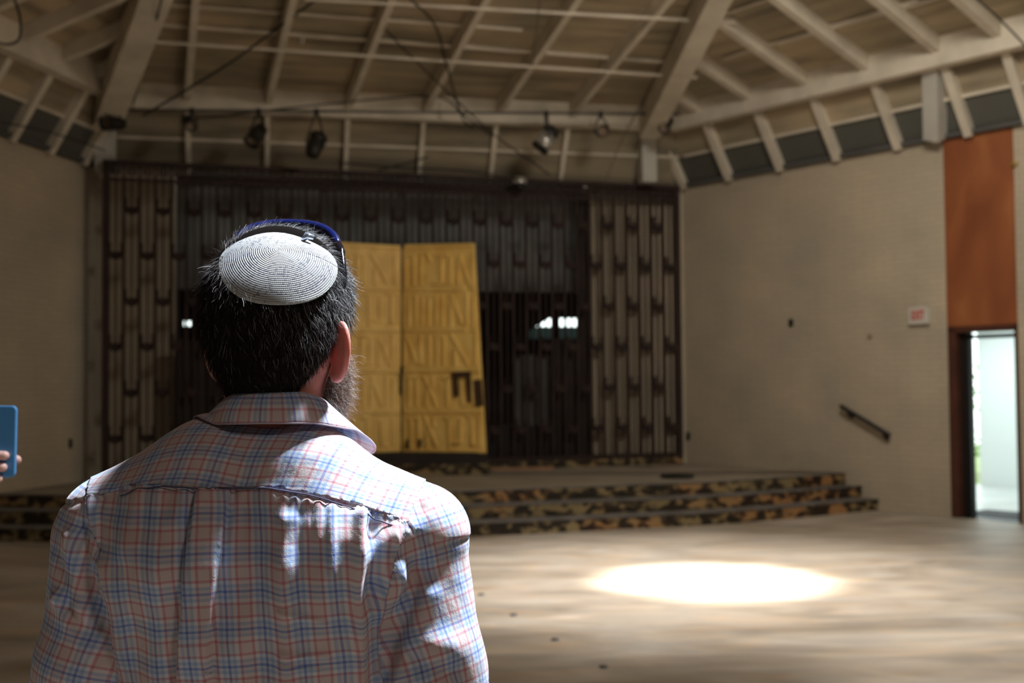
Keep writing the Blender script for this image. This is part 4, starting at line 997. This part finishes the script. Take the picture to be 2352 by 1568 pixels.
u, Qn = sub(Vs, Qs, yk); yo = npmesh('yoke', W_(Vs[u]+G[u]*(dsp[u]*.6+.0018)[:,None]), Qn, M_SHIRT, sh, uv=uvyoke(Vs[u])); solid(yo, .0026)
for s, nm in ((-1, 'l'), (1, 'r')):
    mk = is_sl & (np.sign(cf[:,0]) == s); u, Qn = sub(Vs, Qs, mk); mk2 = lsl & (np.sign(cl[:,0]) == s); u2, Qn2 = sub(Vlo, Qlo, mk2)
    Va = Vs[u]+G[u]*(dsp[u]+.0004)[:,None]
    sl = npmesh('sleeve', W_(np.concatenate([Va, Vlo[u2]])), np.concatenate([Qn, Qn2+len(Va)]), M_SHIRT, sh, uv=np.concatenate([uvslv(Vs[u]), uvslv(Vlo[u2])])); solid(sl, .0012)
# dark tube painted in for stitching and gap shadow along the yoke seam
mb = MB(); M_SEAM = plain('seam_thread_shade', (.10,.09,.15), .8)
xs_ = np.linspace(-.166, .180, 90)
ptsm = project(shirt_sdf, np.stack([xs_, np.full(90, -.11), seamz(xs_)], 1), 14)
ptsm[:,2] = seamz(xs_); ptsm = project(shirt_sdf, ptsm, 2); Gm = grad(shirt_sdf, ptsm); Gm /= np.linalg.norm(Gm, axis=1)[:,None]; ptsm = ptsm+Gm*(disp_shirt(ptsm+np.array([0,0,.002]), Gm)*.6+.0032)[:,None]
mb.tube([Vector(q_+O3)+Vector((0,-.0002,-.0014)) for q_ in ptsm], .0009, 5); mb.build('yoke_seam', M_SEAM, yo, smooth=True)
# ---- collar
NKX = .019
th = np.radians(np.arange(-158, 159, 4.0)); ath = np.degrees(np.abs(th))
topz = np.interp(ath, [0,40,70,95,120,158], [1.574,1.5745,1.566,1.545,1.520,1.500]); toprx = .060; topry = np.interp(ath, [0,158], [.066,.068])
botz = np.interp(ath, [0,40,70,85,100,118,132,146,158], [1.5385,1.5375,1.530,1.527,1.517,1.502,1.492,1.482,1.470])
botr = np.interp(ath, [0,40,70,85,100,118,132,146,158], [.086,.089,.095,.101,.113,.133,.147,.118,.085])
rows = []
tx = NKX+toprx*np.sin(th); ty = -topry*np.cos(th); bx = NKX+botr*.95*np.sin(th); by = -botr*.98*np.cos(th)
K = 10
for k in range(K+1):
    t = k/K; bul = .004*math.sin(PI*t); 
    X = tx+(bx-tx)*t+np.sin(th)*bul; Y = ty+(by-ty)*t-np.cos(th)*bul; Z = topz+(botz-topz)*(t**1.15)
    rows.append(np.stack([X, Y, Z], 1))
inn = []
for k in range(1, 5):
    t = k/4; rr = np.stack([NKX+(toprx-.0025)*np.sin(th), -(topry-.0025)*np.cos(th), topz-.038*t+.002*(1-t)], 1); inn.append(rr)
allr = inn[::-1]+rows; Vc = np.concatenate(allr); nr_, nc_ = len(allr), len(th)
# keep the flap outside the shirt
fl = np.arange(len(Vc)) >= 4*nc_
dv = shirt_sdf(Vc); Gc = grad(shirt_sdf, Vc); Gc /= np.linalg.norm(Gc, axis=1)[:,None]
push = np.where(fl & (dv < .005), .005-dv, 0); Vc = Vc+Gc*push[:,None]
Qc = np.array([(i*nc_+j, i*nc_+j+1, (i+1)*nc_+j+1, (i+1)*nc_+j) for i in range(nr_-1) for j in range(nc_-1)])
arc = th*.085; tt = np.repeat(np.concatenate([-np.arange(4, 0, -1)*.0095, np.arange(K+1)*.0038]), nc_)
co = npmesh('collar', W_(Vc), Qc, M_SHIRT, sh, uv=np.stack([np.tile(arc, nr_)+.004, tt+.031], 1)); solid(co, .0022, 0)
sb = co.modifiers.new('sub', 'SUBSURF'); sb.levels = 1; sb.render_levels = 1
mb = MB(); mb.tube([Vector(q_+O3) for q_ in Vc[-nc_:]], .0011, 5); mb.build('collar_edge', plain('collar_hem', (.50,.42,.48), .8), co, smooth=True)
# trousers, shoes
M_PANT = plain('navy_cloth', (.03,.035,.06), .85, bump=.2, bscale=300); M_SHOE = plain('brown_leather', (.06,.03,.018), .4)
def pants(p):
    d = ell(p, (0,.005,.93), (.165,.118,.10))
    for s in (-1, 1):
        d = smin(d, cone(p, (s*.082,.005,.90), (s*.10,.012,.50), .088, .066), .03); d = smin(d, cone(p, (s*.10,.012,.50), (s*.105,.0,.10), .066, .055), .02)
    return np.maximum(np.maximum(d, .06-p[:,2]), p[:,2]-.97)
v, qd = nets(pants, (-.2,-.15,.03), (.2,.16,1.0), .012); npmesh('trousers', W_(v), qd, M_PANT, man)
for s in (-1, 1):
    f_ = lambda p, s=s: np.maximum(smin(smin(cone(p, (s*.105,-.03,.045), (s*.12,.12,.035), .043, .042), cone(p, (s*.12,.12,.03), (s*.125,.17,.025), .04, .03), .02), cone(p, (s*.105,-.01,.06), (s*.105,-.005,.12), .045, .047), .02), .002-p[:,2])
    v, qd = nets(f_, (s*.11-.09,-.1,-.01), (s*.11+.09,.23,.16), .006); npmesh('shoe', W_(v), qd, M_SHOE, man)
# ---- knitted cap
kc = thing('knitted_kippah', (MX, MY-.06, 1.72), 'round knitted kippah with grey and cream rings on the back of the man\'s head', 'cap')
def kipmat():
    m, nt, b = newmat('knit'); uv = N(nt, 'ShaderNodeUVMap').outputs['UV']; s_ = N(nt, 'ShaderNodeSeparateXYZ'); nt.links.new(uv, s_.inputs[0])
    r, a = s_.outputs[0], s_.outputs[1]         # r 0..1, a = arc in turns
    nr = 30.0
    fr_ = math_(nt, 'FRACT', math_(nt, 'MULTIPLY', r, nr)); row = math_(nt, 'FLOOR', math_(nt, 'MULTIPLY', r, nr))
    gap = math_(nt, 'LESS_THAN', fr_, .36)
    # stitches around
    wn = N(nt, 'ShaderNodeTexWhiteNoise', noise_dimensions='1D'); nt.links.new(row, wn.inputs['W'])
    st_ = math_(nt, 'MULTIPLY', math_(nt, 'ADD', math_(nt, 'MULTIPLY', a, 1.0), wn.outputs['Value']), math_(nt, 'ADD', math_(nt, 'MULTIPLY', row, 6.3), 8))
    st_ = math_(nt, 'FRACT', st_); 
    cid = N(nt, 'ShaderNodeTexWhiteNoise', noise_dimensions='2D'); cv = N(nt, 'ShaderNodeCombineXYZ')
    nt.links.new(row, cv.inputs[0]); nt.links.new(math_(nt, 'FLOOR', math_(nt, 'MULTIPLY', math_(nt, 'ADD', a, wn.outputs['Value']), math_(nt, 'ADD', math_(nt, 'MULTIPLY', row, 6.3), 8))), cv.inputs[1]); nt.links.new(cv.outputs[0], cid.inputs['Vector'])
    dens = ramp(nt, r, [(.0,(.1,)*3),(.35,(.25,)*3),(.5,(.9,)*3),(.58,(.35,)*3),(.72,(.3,)*3),(.84,(.75,)*3),(.9,(.35,)*3),(.97,(.05,)*3)])
    dark = math_(nt, 'LESS_THAN', cid.outputs['Value'], math_(nt, 'MULTIPLY', dens, .40))
    line = math_(nt, 'MULTIPLY', gap, ramp(nt, r, [(.0,(.45,)*3),(.15,(.7,)*3),(.9,(.9,)*3),(1.,(.6,)*3)]))
    base = mixc(nt, line, (.66,.65,.62), (.07,.065,.09)); base = mixc(nt, math_(nt, 'MULTIPLY', dark, .8), base, (.17,.155,.18))
    nt.links.new(base, b.inputs['Base Color']); b.inputs['Roughness'].default_value = .85
    hgt = math_(nt, 'ADD', math_(nt, 'SINE', math_(nt, 'MULTIPLY', fr_, PI)), math_(nt, 'MULTIPLY', math_(nt, 'SINE', math_(nt, 'MULTIPLY', st_, PI)), .28))
    bp = N(nt, 'ShaderNodeBump'); bp.inputs['Strength'].default_value = 1; bp.inputs['Distance'].default_value = .0011; nt.links.new(hgt, bp.inputs['Height']); nt.links.new(bp.outputs['Normal'], b.inputs['Normal'])
    return m
NR, NA = 44, 120; Vk, uvk = [], []
roll = math.radians(4)
for i in range(NR+1):
    t = i/NR; phi = t*math.asin(rk/Rk)
    for j in range(NA+1):
        a = 2*PI*j/NA; rr = Rk*math.sin(phi)*(1+.012*math.sin(5*a+1)*t); hh = hk-(Rk-Rk*math.cos(phi)); hh += .0012*math.sin(4*a+.6)*t*t
        ax_ = math.cos(roll); v = kc_c+ke1*rr*math.cos(a)+ke2*rr*math.sin(a)*1.02+kn_*hh
        Vk.append(v); uvk.append((t, j/NA))
Qk = [(i*(NA+1)+j, i*(NA+1)+j+1, (i+1)*(NA+1)+j+1, (i+1)*(NA+1)+j) for i in range(NR) for j in range(NA)]
kd = npmesh('knit_dome', W_(np.array(Vk)), Qk, kipmat(), kc, uv=uvk); solid(kd, .0016, -1)
rim = [Vector(v+O3) for v in Vk[-(NA+1):]]; MB().tube(rim, .0017, 7).build('rim_cord', plain('cream_cord', (.60,.60,.55), .8, bump=.6, bscale=700), kc, smooth=True)
# hair clip on the cap
cp = kc_c+ke1*.036-ke2*-.034*1.0
cl_ = thing('hair_clip', tuple(Vector(kc_c+ke1*.034+ke2*(-.035 if ke2[2] < 0 else .035)+kn_*.019+O3)), 'tiny pale silver clip at the upper right of the kippah', 'clip')
cb = Vector(cl_.location); MB().tube([cb+Vector((-.006,0,-.004)), cb+Vector((0,.001,.003)), cb+Vector((.008,.003,.001))], [.0025,.0045,.003], 8).build('clip_body', plain('clip_silver', (.55,.62,.75), .2, .7), cl_, smooth=True)
# ---- sunglasses pushed up on the head
sg = thing('sunglasses', (MX+.017, MY+.03, 1.75), 'glossy blue-black sunglasses pushed up on top of the man\'s head', 'sunglasses')
M_SG = plain('glossy_navy', (.004,.010,.075), .12, .0, .9); M_SG.node_tree.nodes['Principled BSDF'].inputs['Coat Weight'].default_value = 1
M_LENS = plain('dark_lens', (.006,.005,.008), .08, 0, .8)
def hp(x, y, z): return Vector(np.array([x+.024, y+.004, z+.0075])+O3)
Vf, Qf = [], []; NU = 28
def fcurve(t):   # t -1..1 along the brow bar
    return .064*math.sin(t*1.35)/math.sin(1.35), .014+.046*math.cos(t*1.35), 1.750+.029*(1-abs(t)**2.3)-.003*t
bar = [hp(*fcurve(-1+2*i/NU)) for i in range(NU+1)]
MB().tube(bar, [.0058+.0022*math.sin(PI*i/NU) for i in range(NU+1)], 10).build('brow_bar', M_SG, sg, smooth=True)
for s in (-1, 1):
    mb = MB(); V2 = []; KK = 8
    for i in range(13):
        t = s*(.10+.84*i/12); x_, y_, z_ = fcurve(t)
        for j in range(KK+1):
            w = j/KK; edge = 1-(abs(i-6)/6)**4*.35
            V2.append(hp(x_*(1-.05*w), y_+.022*w*edge, z_-.014*w*edge-.006*w*w))
    mb.add(V2, [(i*(KK+1)+j, i*(KK+1)+j+1, (i+1)*(KK+1)+j+1, (i+1)*(KK+1)+j) for i in range(12) for j in range(KK)])
    le = mb.build('lens', M_LENS, sg, smooth=True); solid(le, .002, 0)
    ed = [V2[i*(KK+1)+KK] for i in range(13)]; ed = [V2[k] for k in range(KK+1)]+ed[1:]+[V2[12*(KK+1)+k] for k in range(KK-1, -1, -1)]
    MB().tube(ed, .0022, 7).build('lens_rim', M_SG, sg, smooth=True)
    tp = [hp(s*.064, .022, 1.749), hp(s*.071, .004, 1.738), hp(s*.076, -.014, 1.718), hp(s*.079, -.026, 1.700), hp(s*.078,-.036,1.688)]
    MB().tube(smooth_curve(tp, 5), [.0058]*6+[.0045]*15, 8).build('temple', M_LENS, sg, smooth=True)
# ================================================================== person with the phone, mostly outside the frame
PX, PY = -1.72, 2.80
per = thing('person', (PX, PY, 0), 'second person at the left edge, only the fingers holding a blue phone in view', 'person')
O4 = np.array([PX, PY, 0])
pc = at(-3, 1013, 2.35)
def wl(v): v = np.asarray(v, float); return np.array([-(v[0]-PX), -(v[1]-PY), v[2]])   # world to the person's own frame
def lw(V): V = np.asarray(V, float); return np.stack([PX-V[:,0], PY-V[:,1], V[:,2]], 1)
shl, elb, wri = (-.18,0,1.34), (-.30,.12,1.14), wl((-1.165,2.42,1.435))
def body2(p):
    d = smin(cone(p, (0,0,1.30), (0,0,1.0), .105, .115), cone(p, (0,0,1.36), (0,.01,1.50), .05, .05), .03)
    d = smin(d, ell(p, (0,.012,1.585), (.074,.092,.105)), .03); d = smin(d, cone(p, (0,.10,1.58), (0,.112,1.56), .008, .011), .012)
    for s in (-1, 1):
        d = smin(d, cone(p, (s*.03,0,1.385), (s*.16,0,1.34), .045, .045), .03)
        d = smin(d, ell(p, (s*.076,.0,1.58), (.008,.018,.03)), .005)
        d = smin(d, cone(p, (s*.09,0,.9), (s*.1,0,.45), .08, .05), .03); d = smin(d, cone(p, (s*.1,0,.45), (s*.1,0,.08), .05, .034), .03)
    d = smin(d, cone(p, shl, elb, .046, .036), .02); d = smin(d, cone(p, elb, wri, .038, .024), .015)
    d = smin(d, cone(p, (.18,0,1.34), (.24,.02,1.08), .044, .036), .02); d = smin(d, cone(p, (.24,.02,1.08), (.25,.12,.86), .036, .024), .015)
    d = smin(d, hand_sdf(p, (.25,.12,.86), (0,.3,-.95), (0,.95,.3), (-1,0,0)), .01)
    return d
v1, q1_ = nets(body2, (-.62,-.14,.03), (.34,.4,1.72), .010)
# gripping hand in world space
fz = [at(20,1046,2.335), at(15,1073,2.335), at(4,1099,2.335), at(-8,1122,2.338)]
Yf = pc.y
def grip(p):
    d = cone(p, (-1.165,2.42,1.435), (-1.125,2.392,1.445), .022, .026)
    for i, f_ in enumerate(fz):
        kx = -1.100+.002*i; kn1 = (kx, 2.385, f_.z+.004); k2 = (kx+.004, 2.342, f_.z+.006); k3 = (kx+.030, 2.3335, f_.z+.003)
        d = smin(d, cone(p, (-1.13,2.40,1.45), kn1, .018, .0115), .012)
        d = smin(d, cone(p, kn1, k2, .0112, .0102), .006); d = smin(d, cone(p, k2, k3, .0102, .0098), .004); d = smin(d, cone(p, k3, (f_.x-.008, f_.y, f_.z), .0098, .0090), .003)
    tt_ = at(46, 1056, 2.368); d = smin(d, cone(p, (-1.12,2.40,1.44), (-1.075,2.383,1.435), .016, .0125), .01); d = smin(d, cone(p, (-1.075,2.383,1.435), (tt_.x-.008, 2.370, tt_.z), .0115, .0095), .008)
    return d
v2, q2_ = nets(grip, (-1.2,2.31,1.33), (-.95,2.45,1.53), .003)
v2l = np.array([wl(v) for v in v2]); Vp, Qp = joinm([(v1, q1_), (v2l, q2_)])
M_SKIN2 = plain('pale_skin', (.72,.42,.34), .5); M_SKIN2.node_tree.nodes['Principled BSDF'].inputs['Subsurface Weight'].default_value = .2; M_SKIN2.node_tree.nodes['Principled BSDF'].inputs['Subsurface Scale'].default_value = .01
npmesh('body', lw(Vp), Qp, M_SKIN2, per)
def tee(p):
    d = ell(p, (0,0,1.18), (.165,.125,.30))
    for s in (-1, 1): d = smin(d, cone(p, (s*.03,0,1.385), (s*.16,0,1.34), .052, .055), .04)
    d = smin(d, cone(p, shl, tuple(np.array(shl)*.35+np.array(elb)*.65), .056, .055), .02); d = smin(d, cone(p, (.18,0,1.34), (.22,.013,1.17), .056, .055), .02)
    return d
v, qd = nets(tee, (-.4,-.2,.86), (.32,.25,1.46), .011); npmesh('t_shirt', lw(v), qd, plain('grey_jersey', (.25,.26,.28), .9), per)
v, qd = nets(lambda p: np.maximum(pants(p)-.004, p[:,2]-.95), (-.22,-.16,.03), (.22,.17,.98), .013); npmesh('trousers', lw(v), qd, plain('denim', (.05,.07,.13), .85), per)
for s in (-1, 1):
    f_ = lambda p, s=s: np.maximum(smin(cone(p, (s*.105,-.03,.045), (s*.12,.15,.035), .043, .036), cone(p, (s*.105,-.01,.06), (s*.105,-.005,.11), .045, .047), .02), .002-p[:,2])
    v, qd = nets(f_, (s*.11-.09,-.1,-.01), (s*.11+.09,.22,.15), .008); npmesh('shoe', lw(v), qd, M_SHOE, per)
hf2 = lambda p: np.maximum(np.maximum(ell(p, (0,-.004,1.605), (.084,.100,.100)), 1.53-p[:,2]), np.where(p[:,1] > .03, 1.635-p[:,2], -1))
v, qd = nets(hf2, (-.1,-.12,1.5), (.1,.12,1.73), .007); npmesh('hair', lw(v), qd, plain('brown_hair', (.08,.045,.025), .5, bump=.8, bscale=200), per)
# phone
ph = thing('smartphone', tuple(pc), 'smartphone in a blue case held up at the left edge', 'phone')
M_CASE = plain('blue_case', (.085,.29,.58), .45)
ptl = at(40, 934, 2.35); pbr = at(36, 1094, 2.35); axz = (ptl-pbr).normalized(); axx = Vector((axz.z, 0, -axz.x)); hh = (ptl-pbr).length/2+.002; pcx = (ptl+pbr)/2-axx*.0385; pcx.y = 2.35
def rrect(w, h, r, k=5):
    out = []
    for cx_, cz_, a0 in ((w-r, h-r, 0), (-w+r, h-r, 90), (-w+r, -h+r, 180), (w-r, -h+r, 270)):
        for i in range(k+1):
            a = math.radians(a0+90*i/k); out.append((cx_+r*math.cos(a), cz_+r*math.sin(a)))
    return out
def slab(pts, y0, y1, c):
    m = len(pts); vs = [c+axx*a+axz*b_+Vector((0,y0,0)) for a, b_ in pts]+[c+axx*a+axz*b_+Vector((0,y1,0)) for a, b_ in pts]
    return MB().add(vs, [tuple(range(m)), tuple(range(2*m-1, m-1, -1))]+[((i+1) % m, i, m+i, m+(i+1) % m) for i in range(m)])
slab(rrect(.0385, hh, .010), -.005, .004, pcx).build('case', M_CASE, ph, bevel=.0022)
slab(rrect(.0365, hh-.003, .008), .004, .0055, pcx).build('screen', M_LENS, ph)
cm = slab(rrect(.0115, .0115, .003), -.0056, -.004, pcx+axx*-.009+axz*(hh-.0225)).build('camera_island', M_BLACK, ph)
slab(rrect(.007, .0085, .002), -.0062, -.0054, pcx+axx*-.009+axz*(hh-.0225)).build('camera_lens', plain('lens_teal', (.12,.35,.33), .15), cm)
# ------------------------------------------------------------------ light
def area(name, loc, target, size, power, col, shape='DISK', sy=None):
    l = bpy.data.lights.new(name, 'AREA'); l.shape = shape; l.size = size; l.energy = power; l.color = col
    if sy: l.size_y = sy
    o = bpy.data.objects.new(name, l); COL.objects.link(o); o.location = loc
    o.rotation_euler = (Vector(target)-Vector(loc)).to_track_quat('-Z', 'Y').to_euler(); return o
man_c = Vector((MX, MY, 1.55))
sky_dir = Vector((.46, .25, 1)).normalized()
area('skylight_near', man_c+sky_dir*4.3, man_c, .55, 46, (.78,.89,1.0)).data.spread = math.radians(40)
area('far_fill', (3.0, 8.4, 6.3), (4.6, 12, 0), 1.8, 250, (1,.92,.80))  # fill lamp added to brighten the hall and its right wall
def shaft(name, loc, tgt, e, deg, blend, soft, col):
    l = bpy.data.lights.new(name, 'SPOT'); l.energy = e; l.spot_size = math.radians(deg); l.spot_blend = blend; l.shadow_soft_size = soft; l.color = col
    o = bpy.data.objects.new(name, l); COL.objects.link(o); o.location = loc; o.rotation_euler = (Vector(tgt)-Vector(loc)).to_track_quat('-Z','Y').to_euler()
shaft('sun_shaft', (1.35,9.0,6.3), (1.58,9.45,0), 24000, 19, 1.0, .2, (1,.95,.86))
shaft('glow_fill', (1.2,8.9,6.3), (1.35,9.5,0), 3000, 58, 1.0, .3, (1,.95,.9))  # spot added to spread a broad glow around the sun patch
shaft('low_shaft', (3.4,5.6,6.2), (3.2,5.9,0), 1100, 34, .6, .15, (1,.96,.92))
area('rear_fill', (4.5, -4.0, 6.2), (4.0, -3.0, 0), 1.6, 95, (1,.88,.80))  # unseen fill lamp added to lift the man's shaded back
cc = rw(dA-1.2, 2.55, -2.4); area('corridor_daylight', cc, (cc.x, cc.y, 0), 2.4, 100, (.82,.98,1.0))
wd = bpy.data.worlds.new('world'); scn.world = wd; wd.use_nodes = True; bg = wd.node_tree.nodes['Background']; bg.inputs[0].default_value = (.88,1.0,.97,1); bg.inputs[1].default_value = 3.0
# ------------------------------------------------------------------ camera
cam = bpy.data.cameras.new('camera'); co_ = bpy.data.objects.new('camera', cam); COL.objects.link(co_); scn.camera = co_
cam.sensor_width = 36; cam.lens = F/2352*36; cam.clip_start = .05; cam.clip_end = 200
co_.location = EYE; co_.rotation_euler = (Matrix.Rotation(PI/2+PT, 3, 'X')@Matrix.Rotation(RL, 3, 'Z')).to_euler()
cam.dof.use_dof = True; cam.dof.focus_distance = 1.34; cam.dof.aperture_fstop = 6.1
vs_ = scn.view_settings; vs_.view_transform = 'Standard'; vs_.look = 'None'; vs_.gamma = 1; vs_.exposure = 0; vs_.use_curve_mapping = False
